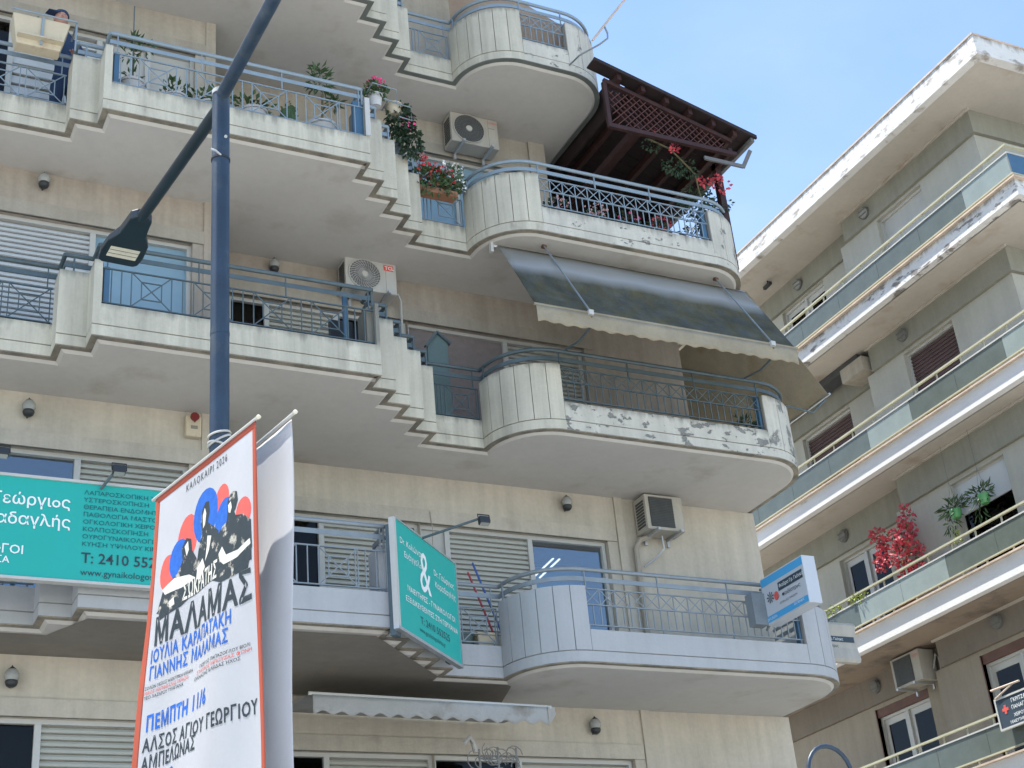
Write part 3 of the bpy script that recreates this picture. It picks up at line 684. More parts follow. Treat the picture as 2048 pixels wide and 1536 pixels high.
# ------------------------------------------------------------------ banners on the lamp
RODS = [((2.39, 10.27), (2.715, 8.80), 'front'), ((2.66, 10.2), (2.925, 8.70), 'back')]
def make_banner(a, b, which):
    a = Vector((*a, 6.2)); b = Vector((*b, 6.2)); d = (b-a); Ld = d.length; d /= Ld
    nrm = Vector((-d.y, d.x, 0)); 
    if nrm.x > 0: nrm = -nrm          # towards the left (camera side of the cloth)
    lab = 'white concert banner with black lettering and a red border, on the lamp post' if which == 'front' else 'plain white back of a second banner behind the printed one on the lamp post'
    B = thing('banner', lab, 'banner', tuple(a), group='banners hanging on the lamp post', world=True)
    MB().tube([a-d*.06, b+d*(.02 if which == 'front' else .06)], .012, 8).build('rod', 'frame', B, smooth=True)
    MB().lathe(b+d*(.03 if which == 'front' else .07), [(.008, -.015), (.02, 0), (.008, .015)], 8).build('rod_tip', 'lens', B)
    W, H = Ld-.05, 3.3
    def fn(s, t, off=0.):
        """s 0..1 from the far edge to the near edge, t metres below the rod"""
        k = t/H
        sag = .032*math.sin(s*9+t*1.1)*min(1, t*.7)+.010*math.sin(s*17-t*2.3)*min(1, t)
        bell = (-.16*(1-s)+.03*s)*k**1.3*1.1
        if which == 'back': bell = .035*math.sin(t*1.9+.6)*s; sag = (.016*math.sin(s*15+t*1.4)+.018*math.sin(s*5+t*2.1+1)+.008*math.sin(s*27-t))*min(1, t*.8+.2)
        p = a+d*(.03+s*W)+Vector((0, 0, -t-.012))
        return p+Vector((1, 0, 0))*bell+nrm*(sag*.7+off)
    def sheet(s0, s1, t0, t1, ns, ntt, m, name, off=0.):
        v = [fn(s0+(s1-s0)*i/ns, t0+(t1-t0)*j/ntt, off) for j in range(ntt+1) for i in range(ns+1)]
        f = [(j*(ns+1)+i, j*(ns+1)+i+1, (j+1)*(ns+1)+i+1, (j+1)*(ns+1)+i) for j in range(ntt) for i in range(ns)]
        o = MB().add(v, f).build(name, m, B, smooth=True)
        md = o.modifiers.new('solid', 'SOLIDIFY'); md.thickness = .001; md.offset = 0; return o
    sheet(0, 1, 0, H, 60, 80, 'banner', 'cloth')
    if which == 'front':
        sheet(-.022, .024, 0, H, 4, 80, 'banner_red', 'side_border', .0015); sheet(.978, 1.012, 0, H, 2, 80, 'banner_red', 'side_border', .0015)
        sheet(0, 1, 0, .05, 60, 1, 'banner_red', 'hem', .002)
        def tf(s0, t0, tilt=0.): return lambda x, y: fn(s0+x/W, t0-y+tilt*x/W, .0030)
        text('ΚΑΛΟΚΑΙΡΙ 2026', .082, tf(.315, .137), 'print_black', B, fit=.42*W, space=1.3, sub=2)
        text('ΣΩΚΡΑΤΗΣ', .175, tf(.31, .96), 'print_cream', B, fit=.35*W, bold=.022, space=1.12, sub=2)
        text('ΜΑΛΑΜΑΣ', .275, tf(.07, 1.19, .06), 'print_black', B, fit=.88*W, bold=.03, space=1.12, sub=2)
        text('ΙΟΥΛΙΑ ΚΑΡΑΠΑΤΑΚΗ', .138, tf(.055, 1.315, .04), 'print_blue', B, fit=.735*W, bold=.022, space=1.12, sub=2)
        text('ΓΙΑΝΝΗΣ ΜΑΛΑΜΑΣ', .132, tf(.055, 1.435, .04), 'print_blue', B, fit=.715*W, bold=.022, space=1.12, sub=2)
        for i, (tx, s0, fw, mm) in enumerate((('ΣΟΛΩΝ ΜΙΣΙΟΣ ΗΛΕΚΤΡΙΚΗ ΚΙΘΑΡΑ', .03, .40, 'print_black'), ('ΝΙΚΟΣ ΜΑΓΝΗΣΑΛΗΣ ΜΠΑΣΟ', .03, .36, 'print_red'), ('ΤΕΟ ΛΑΖΑΡΟΥ ΤΥΜΠΑΝΑ', .03, .32, 'print_black'),
                                            ('ΓΙΩΡΓΟΣ ΠΑΠΑΖΟΓΛΟΥ ΒΙΟΛΙ', .50, .42, 'print_black'), ('ΣΤΑΥΡΟΣ ΜΠΟΥΖΑΣ ΦΩΝΗ', .47, .46, 'print_red'), ('ΘΑΝΑΣΗΣ ΚΛΕΙΔΑΣ ΗΧΟΣ', .45, .4, 'print_black'))):
            text(tx, .034, tf(s0, 1.50+.034*(i % 3)+.03*(i > 2), .05), mm, B, fit=fw*W, sub=1)
        text('ΠΕΜΠΤΗ 11/6', .15, tf(.06, 1.80), 'print_blue', B, fit=.53*W, bold=.03, space=1.12, sub=2)
        text('ΑΛΣΟΣ ΑΓΙΟΥ ΓΕΩΡΓΙΟΥ', .135, tf(.05, 1.94, .07), 'print_black', B, fit=.91*W, bold=.022, space=1.12, sub=2)
        text('ΑΜΠΕΛΩΝΑΣ', .135, tf(.05, 2.07), 'print_black', B, fit=.45*W, bold=.022, space=1.12, sub=2)
        text('21:00', .15, tf(.06, 2.21), 'print_blue', B, fit=.24*W, bold=.022, sub=2)
        # picture: balloon shapes and silhouettes, flat print
        def blob(pts, m, off, name='picture'):
            bm = bmesh.new(); f_ = bm.faces.new([bm.verts.new((p[0]*W, p[1], 0)) for p in pts]); bmesh.ops.triangulate(bm, faces=[f_])
            for _ in range(5):
                es = [e for e in bm.edges if e.calc_length() > .05]
                if es: bmesh.ops.subdivide_edges(bm, edges=es, cuts=1); bmesh.ops.triangulate(bm, faces=bm.faces)
            bm.verts.index_update(); q_ = MB(); q_.add([fn(v_.co.x/W, v_.co.y, off) for v_ in bm.verts], [tuple(v_.index for v_ in f.verts) for f in bm.faces]); bm.free()
            q_.build(name, m, B)
        def oval(c, rx, ry, m, off): blob([(c[0]+rx*math.cos(R(a_)), c[1]+ry*math.sin(R(a_))) for a_ in range(0, 360, 18)], m, off)
        oval((.687, .41), .072, .12, 'print_red', .0012); oval((.522, .43), .125, .20, 'print_blue', .0014); oval((.345, .50), .095, .17, 'print_red', .0012)
        oval((.72, .60), .10, .19, 'print_blue', .0016); oval((.895, .62), .068, .115, 'print_red', .0012); oval((.165, .68), .075, .13, 'print_red', .0012); oval((.27, .63), .085, .15, 'print_blue', .0016)
        K_, C_ = .0021, .0025
        # right figure: dark shirt, short hair, folded forearm
        blob([(.64, .66), (.70, .61), (.74, .60), (.745, .54), (.80, .53), (.83, .60), (.90, .63), (.96, .70), (.965, .90), (.93, 1.03), (.70, 1.02), (.61, .96), (.62, .80)], 'print_photo', K_)
        blob([(.745, .46), (.765, .42), (.80, .405), (.84, .43), (.85, .50), (.825, .56), (.775, .585), (.745, .54)], 'print_photo', K_)
        blob([(.752, .485), (.78, .47), (.79, .52), (.775, .555), (.757, .54)], 'print_cream', C_)
        blob([(.67, .80), (.70, .76), (.74, .84), (.85, .86), (.95, .83), (.955, .87), (.84, .91), (.72, .90), (.685, .86)], 'print_cream', C_)
        # middle figure: tall, raised head, jacket
        blob([(.485, .38), (.52, .33), (.555, .34), (.565, .42), (.55, .50), (.60, .55), (.66, .62), (.65, .80), (.62, .92), (.42, .95), (.43, .75), (.46, .62), (.49, .55), (.475, .46)], 'print_photo', .0019)
        blob([(.495, .42), (.515, .37), (.53, .42), (.52, .50), (.50, .52)], 'print_cream', C_); blob([(.55, .60), (.59, .62), (.57, .72), (.53, .78), (.545, .68)], 'print_cream', C_)
        blob([(.44, .78), (.50, .74), (.53, .82), (.47, .88), (.43, .86)], 'print_cream', C_)
        # left figure: bowed over, folded arms
        blob([(.29, .56), (.33, .50), (.375, .53), (.385, .62), (.43, .70), (.45, .92), (.30, 1.0), (.12, 1.02), (.09, .93), (.14, .80), (.26, .74), (.30, .66)], 'print_photo', K_)
        blob([(.315, .56), (.345, .53), (.355, .60), (.335, .64)], 'print_cream', C_); blob([(.13, .80), (.24, .76), (.36, .79), (.42, .84), (.30, .86), (.16, .85)], 'print_cream', C_)
        blob([(.20, .92), (.24, .90), (.25, .96), (.21, .97)], 'print_cream', C_)
        blob([(.09, .94), (.30, .86), (.62, .80), (.96, .80), (.96, .985), (.6, .965), (.30, .97), (.10, .965), (.075, .95)], 'print_black', .0018)
    return B
for a, b, wh in RODS: make_banner(a, b, wh)
for zt in (6.32, 6.22):
    pass
TIE = thing('cable_tie', 'white strap wound round the lamp post just above the banners', 'strap', (PX, PY, 6.3), world=True)
for dz, tl in ((.10, .02), (.0, -.03), (.05, .05)):
    MB().tube([(PX+.08*math.cos(R(a)), PY+.08*math.sin(R(a)), 6.36+dz+tl*math.cos(R(a))) for a in range(0, 361, 20)], .009, 6).build('loop', 'frame', TIE, smooth=True)
# ------------------------------------------------------------------ signs
GS = thing('teal_doctor_sign', 'long teal doctor sign on the second floor rail behind the banner', 'sign', (1.5, 14.05, 6.93), world=True)
MB().box(-.4, 3.95, 14.05, 14.075, 6.93, 7.97).build('face', 'teal', GS)
MB().box(-.43, 3.98, 14.035, 14.12, 6.90, 6.93).box(-.43, 3.98, 14.035, 14.12, 7.97, 8.0).box(3.95, 3.98, 14.035, 14.12, 6.93, 7.97).build('frame', 'frame', GS)
def front_fn(x, y, z): return lambda a, b: (x+a, y, z+b)
for tx, x, z, sz, mm, sx in (('Γεώργιος', 1.66, 7.68, .17, 'paint_white', 1.0), ('Λαμπρίδης', .3, 7.68, .17, 'paint_white', 1.0), ('Καραδαγλής', 1.38, 7.47, .17, 'paint_white', 1.0),
                             ('ΓΥΝΑΙΚΟΛΟΓΟΙ', 1.02, 7.16, .13, 'paint_white', 1.0), ('ΛΑΡΙΣΑ', 1.52, 7.06, .1, 'paint_white', 1.0)):
    text(tx, sz, front_fn(x, 14.045, z), mm, GS, sx, bold=.01)
for i, tx in enumerate(('ΛΑΠΑΡΟΣΚΟΠΙΚΗ ΧΕΙΡΟΥΡΓΙΚΗ', 'ΥΣΤΕΡΟΣΚΟΠΗΣΗ', 'ΘΕΡΑΠΕΙΑ ΕΝΔΟΜΗΤΡΙΩΣΗΣ', 'ΠΑΘΟΛΟΓΙΑ ΜΑΣΤΟΥ', 'ΟΓΚΟΛΟΓΙΚΗ ΧΕΙΡΟΥΡΓΙΚΗ', 'ΚΟΛΠΟΣΚΟΠΗΣΗ', 'ΟΥΡΟΓΥΝΑΙΚΟΛΟΓΙΑ', 'ΚΥΗΣΗ ΥΨΗΛΟΥ ΚΙΝΔΥΝΟΥ')):
    text(tx, .066, front_fn(2.54, 14.044, 7.85-.079*i), 'ink_teal', GS, 1.14, bold=.0)
text('Τ: 2410 552525', .155, front_fn(2.54, 14.045, 7.12), 'ink', GS, .98, bold=.012)
text('www.gynaikologoslarisa.gr', .095, front_fn(2.54, 14.045, 6.99), 'ink', GS, 1.0)
# diagonal sign
A2, B2 = Vector((5.92, 14.10, 0)), Vector((7.16, 15.27, 0)); dd = (B2-A2).normalized(); L2 = (B2-A2).length; nn = Vector((dd.y, -dd.x, 0))
DS = thing('diagonal_teal_sign', 'teal sign with a large white ampersand hung diagonally along the stepped balcony corner', 'sign', (5.92, 14.1, 6.7), world=True)
F2 = (A2, dd, nn)
MB().fbox(F2, 0, L2, -.02, 0, 6.7, 7.95).build('face', 'teal', DS)
MB().fbox(F2, -.06, -.0, -.05, .012, 6.70, 7.95).build('side_cap', 'frame', DS)
MB().fbox(F2, -.06, L2+.02, -.05, .012, 6.665, 6.70).fbox(F2, -.0, L2+.02, -.05, .012, 7.95, 7.97).fbox(F2, L2, L2+.02, -.05, .012, 6.7, 7.95).build('frame', 'steel', DS)
MB().fbox(F2, .0, .12, -.12, -.05, 6.62, 7.9).build('back_bracket', 'rail_dark', DS); MB().fbox(F2, 1.5, 1.6, -.12, -.05, 6.7, 7.9).build('back_bracket', 'rail_dark', DS)
def dfn(u, v): return lambda a, b: A2+dd*(u+a)+nn*.004+Vector((0, 0, v+b))
text('Dr. Κολώνας', .105, dfn(.10, 7.70), 'paint_white', DS, 1.0, bold=0)
text('Ευάγγελος', .105, dfn(.20, 7.56), 'paint_white', DS, 1.0, bold=0)
text('&', .72, dfn(.60, 7.30), 'paint_white', DS, .72)
text('Dr. Γεώργιος', .105, dfn(1.02, 7.60), 'paint_white', DS, .95, bold=0)
text('Καραδαγλής', .105, dfn(1.04, 7.46), 'paint_white', DS, .95, bold=0)
text('ΜΑΙΕΥΤΗΡΕΣ - ΓΥΝΑΙΚΟΛΟΓΟΙ', .095, dfn(.24, 7.18), 'paint_white', DS, fit=1.34)
text('ΕΞΕΙΔΙΚΕΥΘΕΝΤΕΣ ΣΤΗ ΓΕΡΜΑΝΙΑ', .09, dfn(.18, 7.05), 'paint_white', DS, fit=1.46)
text('Τ: 2410 552525', .12, dfn(.56, 6.89), 'ink', DS, fit=.82)
text('www.gynaikologoslarisa.gr', .075, dfn(.52, 6.79), 'ink_teal', DS, .9)
def floodlight(name, label, p0, p1, head, grp='floodlights over the teal signs'):
    T = thing(name, label, 'floodlight', p0, group=grp, world=True)
    MB().tube([p0, p1], .016, 8).build('arm', 'rail_dark', T, smooth=True)
    h = Vector(head); SC = .72
    MB().add([h+SC*Vector(v) for v in ((-.09, -.05, -.06), (.09, -.05, -.06), (.09, .05, -.09), (-.09, .05, -.09), (-.09, -.02, .06), (.09, -.02, .06), (.09, .06, .03), (-.09, .06, .03))],
             [(0, 3, 2, 1), (4, 5, 6, 7), (0, 1, 5, 4), (2, 3, 7, 6), (0, 4, 7, 3), (1, 2, 6, 5)]).build('lamp_head', 'black', T, bevel=.01)
    MB().tube([h+SC*Vector(q) for q in ((-.1, 0, -.02), (-.1, .02, .09), (.1, .02, .09), (.1, 0, -.02))], .008, 6).build('bracket', 'black', T)
    MB().add([h+SC*Vector(v) for v in ((-.075, -.04, -.066), (.075, -.04, -.066), (.075, .04, -.094), (-.075, .04, -.094))], [(0, 1, 2, 3)]).build('lens', 'frost', T)
floodlight('floodlight', 'black floodlight on a short arm above the long teal sign, nearest the banner', (2.70, 14.03, 7.92), (2.80, 13.86, 8.05), (2.84, 13.85, 8.08))
floodlight('floodlight', 'black floodlight above the long teal sign, cropped by the left edge', (1.66, 14.03, 7.98), (1.68, 13.86, 8.1), (1.70, 13.85, 8.14))
floodlight('floodlight', 'black floodlight at the end of a long arm above the diagonal teal sign', (6.45, 14.62, 7.96), (6.98, 14.08, 8.05), (7.00, 14.05, 8.02))
# box sign on the right of the second floor
BS = thing('light_box_sign', 'blue and white light-box sign of a paediatrician jutting from the second floor rail', 'sign', (11.3, 14.9, 7.3), world=True)
MB().box(11.30, 11.50, 13.92, 14.84, 7.30, 7.92).build('case', 'signwhite', BS, bevel=.006)
FB_ = frame_side(11.30, 14.84)
MB().fbox(FB_, .01, .915, .001, .004, 7.80, 7.90).build('stripe', 'signblue', BS); MB().fbox(FB_, .01, .915, .001, .004, 7.32, 7.40).build('stripe', 'signblue', BS)
MB().fbox(FB_, .36, .88, .004, .007, 7.64, 7.75).build('name_plate', 'ink', BS)
def sfn(u, v, n=.006): return lambda a, b: (11.30-n-.003, 14.84-(u+a), v+b)
text('Φαίδρα Γρ. Γκόγκα', .062, sfn(.38, 7.675), 'paint_white', BS, .93, bold=.005)
text('παιδίατρος', .075, sfn(.42, 7.55), 'ink', BS, 1.0)
text('ΔΕΥΤΕΡΑ ΕΩΣ ΠΑΡΑΣΚΕΥΗ', .035, sfn(.34, 7.47), 'ink', BS, .9)
text('2ος όροφος', .05, sfn(.62, 7.36), 'paint_white', BS, .8); text('2410 553356', .05, sfn(.04, 7.34), 'paint_white', BS, .8)
lg = MB()
for i in range(9):
    a = R(40*i); p = Vector((11.292, 14.84-.17, 7.62)); lg.add([p+Vector((0, .0, 0)), p+Vector((0, .07*math.cos(a), .07*math.sin(a))), p+Vector((0, .08*math.cos(a+.3), .08*math.sin(a+.3)))], [(0, 1, 2)])
lg.build('emblem', 'ink', BS)
MB().add([(11.291, 14.84-.30-.05*math.cos(R(a)), 7.60+.06*math.sin(R(a))) for a in range(0, 360, 40)], [tuple(range(9))]).build('emblem', 'print_red', BS)
MB().box(11.1, 11.3, 14.80, 14.95, 7.30, 7.72).build('junction_box', 'rail', BS)
MB().tube([(11.4, 14.84, 7.8), (11.4, 15.0, 7.85)], .02, 6).tube([(11.4, 14.84, 7.4), (11.4, 15.0, 7.3)], .02, 6).build('bracket', 'rail', BS)
# curved second sign
CS = thing('curved_sign', 'faded curved grey sign on the right end of the second floor balcony', 'sign', (13.2, 16, 7.3), world=True)
cp = [(0, 0), (.03, .05), (.0, .12), (.0, .44), (.03, .5), (0, .56)]
v = []
for x in (12.85, 13.66):
    for o_, h in [(-.03, 0), (-.055, .04), (-.045, .10), (-.02, .2), (-.02, .38), (-.045, .47), (-.055, .53), (-.03, .57)]: v.append((x, 16+o_, 7.29+h))
    for o_, h in [(.06, .57), (.06, 0)]: v.append((x, 16+o_, 7.29+h))
MB().add(v, [tuple(range(9, -1, -1)), tuple(range(10, 20))]+[(i, (i+1) % 10, 10+(i+1) % 10, 10+i) for i in range(10)]).build('case', 'ac_cream', CS)
MB().box(12.9, 13.62, 15.972, 15.979, 7.58, 7.66).build('name_plate', 'ink', CS)
text('Φαίδρα Γρ. Γκόγκα', .055, front_fn(12.98, 15.969, 7.60), 'paint_white', CS, .9)
text('παιδίατρος', .06, front_fn(13.05, 15.975, 7.50), 'ink', CS, .9)
# black sign on the right building
KS = thing('black_cross_sign', 'black sign with a red cross on the lowest balcony rail, cropped by the right edge', 'sign', (17.9, 17.6, 7), world=True)
KF = frame_side(17.86, 17.82)
MB().fbox(KF, 0, 1.3, -.04, 0, 6.98, 7.44).build('face', 'ink', KS)
MB().fbox(KF, -.03, 0, -.05, .012, 6.95, 7.47).fbox(KF, 0, 1.33, -.05, .012, 7.44, 7.47).fbox(KF, 0, 1.33, -.05, .012, 6.95, 6.98).build('frame', 'frame', KS)
MB().fbox(KF, .10, .24, .001, .005, 7.235, 7.285).fbox(KF, .145, .195, .001, .006, 7.19, 7.33).build('red_cross', 'print_red', KS)
def kfn(u, v): return lambda a, b: (17.852, 17.82-(u+a), v+b)
for tx, u, v_, s_ in (('ΓΚΡΙΤΖΑΛΗΣ', .33, 7.33, .09), ('ΠΑΝΑΓΙΩΤΗΣ', .31, 7.22, .09), ('ΧΕΙΡΟΥΡΓΟΣ', .33, 7.10, .08), ('ΜΑΙΕΥΤΗΡ', .22, 7.01, .07)): text(tx, s_, kfn(u, v_), 'paint_white', KS, .95)
MB().tube([(17.84, 17.85, 7.62), (17.84, 17.2, 7.60)], .018, 6).tube([(17.84, 17.8, 7.47), (17.84, 17.35, 7.60)], .014, 6).build('bracket', 'rb_cap', KS)
# ------------------------------------------------------------------ air conditioners
def aircon(label, loc, rz, kind, w=.80, h=.55, d=.30, legs=True):
    """local frame: front looks to -Y, base of the case at z=0, centred in x, back at y=0"""
    T = thing('air_conditioner', label, 'air conditioner', loc, rz, group='air conditioner outdoor units')
    bm_ = 'ac_cream' if kind != 'round' else 'white'
    MB().box(-w/2, w/2, -d, 0, 0, h).build('casing', bm_, T, bevel=.015)
    if kind == 'round' or kind == 'shadowed':
        c = Vector((-w*.13, -d, h*.5)); r = h*.455
        MB().lathe(c, [(r, -.02), (r+.014, -.02), (r+.014, .002), (r, .002), (r, -.02)], 28, 'y', False).build('fan_ring', bm_, T, smooth=True)
        MB().lathe(c, [(r, -.012), (r, -.001)], 28, 'y').build('fan_opening', 'dark' if kind == 'shadowed' else 'fan_grey', T)
        g = MB()
        for k in range(30):
            a0 = 2*math.pi*k/30
            pts = [c+Vector((math.cos(a0+q*.55)*r*(.18+.82*q), -.014, math.sin(a0+q*.55)*r*(.18+.82*q))) for q in (0, .33, .66, 1)]
            g.tube(pts, .0026 if kind == 'shadowed' else .0036, 4, False)
        for q in (.4, .65, .88): g.tube([c+Vector((math.cos(R(a))*r*q, -.016, math.sin(R(a))*r*q)) for a in range(0, 361, 15)], .002, 4, False)
        g.build('fan_grille', 'fan_grey' if kind == 'shadowed' else 'steel', T, kind='stuff')
        MB().lathe(c, [(r*.20, -.026), (r*.22, -.008)], 16, 'y').build('fan_hub', 'white', T)
        MB().box(w*.285, w*.29, -d-.003, -d+.01, .03, h-.03).build('panel_seam', 'groove', T)
    else:
        MB().box(-w*.40, w*.22, -d-.012, -d+.01, h*.08, h*.92).build('grille_backing', 'dark', T)
        g = MB()
        for i in range(18): g.box(-w*.40, w*.22, -d-.02, -d-.011, h*.08+i*h*.84/18, h*.08+i*h*.84/18+.008)
        g.build('grille', 'dark', T)
    g = MB()
    for i in range(9): g.box(-w/2-.006, -w/2+.005, -d*.85, -d*.2, .06+i*h*.085, .06+i*h*.085+.03)
    g.build('side_louvre', 'dark', T)
    if legs:
        for sx in (-.3, .3):
            MB().box(sx*w-.02, sx*w+.02, -d-.10, 0, -.045, -.005).box(sx*w-.02, sx*w+.02, -.03, 0, -.13, -.045).build('wall_bracket', 'steel', T)
    return T
T = aircon('white air conditioner with a red logo plate under the fourth floor slab', (6.70, 16.62, 12.33), 0, 'round', .76, .50)
MB().box(.19, .335, -.306, -.3, .37, .455).build('logo_plate', 'print_red', T)
text('TCL', .075, lambda a, b: (.205+a, -.3095, .385+b), 'paint_white', T, 1.0, bold=.02)
MB().tube([(.38, -.1, .1), (.47, -.1, .14), (.52, -.08, .05), (.53, -.05, -.25), (.53, -.04, -.6)], .017, 8).build('hose', 'white', T, smooth=True)
T = aircon('air conditioner with a round fan and small red lettering under the fifth floor slab', (8.53, 16.62, 15.27), 0, 'shadowed', .80, .55)
text('TOSHIBA', .042, lambda a, b: (.215+a, -.304, .46+b), 'print_red', T, .95)
text('INVERTER', .025, lambda a, b: (.225+a, -.304, .36+b), 'ink', T, 1.)
for o in [c for c in T.children if c.name.startswith('fan_opening')]: pass
T = aircon('old cream air conditioner with a square dark grille on the second floor wall', (10.985, 16.64, 9.18), 0, 'square', .62, .53, .32)
T = aircon('cream air conditioner on the first floor of the right building under a stained soffit', (19.25, 20.85, 8.66), -math.pi/2, 'square', .80, .58, .38)
text('TOYO', .07, lambda a, b: (.22+a, -.384, .45-b*0+b), 'print_red', T, .9)
MB().tube([(.42, -.1, .2), (.55, -.1, .45), (.62, -.1, .3), (.6, -.1, -.1)], .02, 8).build('hose', 'white', T, smooth=True)
# ------------------------------------------------------------------ wall lamps
def wall_lamp(label, loc, kind='lantern', rz=0):
    p = loc
    T = thing('wall_lamp', label, 'wall lamp', loc, rz, group='globe lamps on the cream walls' if kind == 'lantern' else 'bulkhead lamps on the right building')
    if kind == 'lantern': T.scale = (.9, .9, .9)
    if kind == 'lantern':
        MB().lathe((0, -.02, -.02), [(.035, -.03), (.035, .0)], 12, 'y').build('back_plate', 'black', T)
        MB().tube([(0, 0, -.05), (0, -.08, -.06), (0, -.1, -.03)], .012, 6).build('arm', 'black', T)
        MB().lathe((0, -.10, -.02), [(.03, -.06), (.06, -.04), (.075, 0), (.07, .02)], 14).build('cup', 'black', T, smooth=True)
        MB().lathe((0, -.10, .0), [(.065, .0), (.085, .04), (.082, .09), (.055, .13)], 14).build('globe', 'frost', T, smooth=True)
        MB().lathe((0, -.10, .13), [(.06, -.012), (.045, .012), (.012, .035), (.006, .05)], 14).build('finial', 'black', T, smooth=True)
    else:
        MB().lathe((0, 0, 0), [(.10, -.07), (.12, -.03), (.12, 0)], 18, 'y').build('glass_dome', 'frost' if p[2] > 18 else 'dark_frost', T, smooth=True)
        g = MB(); g.lathe((0, -.01, 0), [(.115, -.03), (.135, -.03), (.135, .01), (.115, .01), (.115, -.03)], 18, 'y', False)
        for q in (-.05, .05): g.box(-.115, .115, -.085, -.07, q-.01, q+.01)
        g.build('guard', 'fan_grey', T)
    return T
for lb, p in (('black globe lamp on the third floor wall near the left edge', (2.15, WL, 12.61)), ('black globe lamp behind the third floor rail right of the lamp post', (5.39, WR, 12.62)),
              ('black globe lamp on the second floor wall above the long teal sign', (2.16, WL, 9.49)), ('black globe lamp on the second floor wall left of the square air conditioner', (9.57, WR, 9.52)),
              ('black globe lamp on the first floor wall at the left edge below the teal sign', (2.18, WL, 6.37)), ('black globe lamp on the first floor wall right of the scalloped awning', (9.62, WR, 6.39))):
    wall_lamp(lb, p)
for lb, p in (('round bulkhead lamp at the top floor above the white panel window', (XB[4]+.0, 19.3, 18.19)), ('round bulkhead lamp at the top floor above the left balcony door', (XB[4]+.36, 22.15, 18.2)),
              ('square-looking bulkhead lamp on the third floor band above a brown shutter', (XB[3], 19.0, 15.12)), ('bulkhead lamp on the band above the bougainvillea balcony door', (XB[2]+.36, 21.9, 12.05)),
              ('bulkhead lamp on the lowest band near the right edge', (XB[1], 18.45, 9.08)), ('bulkhead lamp left of the right building air conditioner', (XB[1]+.36, 22.3, 9.08))):
    wall_lamp(lb, p, 'bulk', -math.pi/2)
CM = thing('security_camera', 'small dark camera under the top soffit of the right building', 'camera', (18.85, 22.6, 18.44), world=True)
MB().tube([(18.85, 22.6, 18.47), (18.85, 22.6, 18.38)], .02, 8).build('mount', 'black', CM); MB().bar((18.85, 22.75, 18.36), (18.8, 22.45, 18.33), .07, .07).build('body', 'black', CM)
SB = thing('siren_box', 'small white siren box on the wall above the red bougainvillea', 'alarm', (18.9, 19.95, 11.75), world=True)
MB().box(18.86, 18.96, 19.88, 20.02, 11.66, 11.84).build('case', 'white', SB, bevel=.01); MB().box(18.855, 18.862, 19.92, 19.98, 11.69, 11.75).build('grille', 'steel', SB)
AL = thing('alarm_box', 'cream alarm siren with a dark red lamp high on the second floor wall', 'alarm', (4.05, WL, 9.4), world=True)
MB().box(3.95, 4.14, WL-.09, WL, 9.41, 9.68).build('case', 'pot_cream', AL, bevel=.015)
MB().lathe((4.05, WL-.09, 9.66), [(.055, -.03), (.05, .0)], 10, 'y').add([(4.0, WL-.12, 9.65), (4.10, WL-.12, 9.65), (4.05, WL-.11, 9.58)], [(0, 1, 2)]).build('lamp', 'red_plastic', AL)
MB().box(4.01, 4.09, WL-.097, WL-.088, 9.51, 9.55).build('label_plate', 'groove', AL)
# ------------------------------------------------------------------ awnings
AW = thing('front_awning', 'blue-grey mildewed drop awning with a cream scalloped valance on the third floor', 'awning', (10, 15.3, 12.8), world=True)
nx, ny = 40, 14; v = []
for j in range(ny+1):
    t = j/ny
    for i in range(nx+1):
        s = i/nx; xa = 8.22+(12.35-8.22)*s; xb_ = 8.08+(12.14-8.08)*s
        y = 15.37+(14.24-15.37)*t; z = 12.79+(11.17-12.79)*t
        edge = min(1, 6*s, 6*(1-s))**.6
        prof = edge*(.15*math.exp(-((t-.26)/.16)**2)-.05*math.sin(math.pi*t))
        v.append((xa+(xb_-xa)*t, y-prof*.75, z+prof*.5+.012*math.sin(s*19+t*3)*math.sin(math.pi*t)))
f_low = [(j*(nx+1)+i, j*(nx+1)+i+1, (j+1)*(nx+1)+i+1, (j+1)*(nx+1)+i) for j in range(4, ny) for i in range(nx)]
f_up = [(j*(nx+1)+i, j*(nx+1)+i+1, (j+1)*(nx+1)+i+1, (j+1)*(nx+1)+i) for j in range(0, 4) for i in range(nx)]
m_aw = mat('mildewed_blue_cloth', (.080, .092, .094), .9, .25, 2.5, spec=.05, dirt=(.105, .092, .045), dirt_amt=.50, dirt_scale=5, sharp=.25, dz=.45, streak=.15)
# mix by height: weathering towards the bar, pale band paints the fold's gloss
_n = m_aw.node_tree.nodes; _l = m_aw.node_tree.links; _p = _n['Principled BSDF']; _c = _p.inputs['Base Color'].links[0].from_socket
_tc = _n.new('ShaderNodeTexCoord'); _sx = _n.new('ShaderNodeSeparateXYZ'); _l.new(_tc.outputs['Object'], _sx.inputs[0])
_ns = _n.new('ShaderNodeTexNoise'); _ns.inputs['Scale'].default_value = 1.2; _l.new(_tc.outputs['Object'], _ns.inputs[0])
_ad = _n.new('ShaderNodeMath'); _ad.operation = 'MULTIPLY_ADD'; _l.new(_ns.outputs[0], _ad.inputs[0]); _ad.inputs[1].default_value = .25; _l.new(_sx.outputs[2], _ad.inputs[2])
def _mix(a, b, prev, c):
    mr = _n.new('ShaderNodeMapRange'); _l.new(_ad.outputs[0], mr.inputs[0]); mr.inputs[1].default_value = a; mr.inputs[2].default_value = b
    mx = _n.new('ShaderNodeMix'); mx.data_type = 'RGBA'; _l.new(mr.outputs[0], mx.inputs[0]); _l.new(prev, mx.inputs[6]); mx.inputs[7].default_value = (*c, 1); return mx
_mx = _mix(-.62, -.42, _c, (.27, .28, .28)); _mx = _mix(-.42, -.28, _mx.outputs[2], (.24, .23, .20))
_l.new(_mx.outputs[2], _p.inputs['Base Color'])
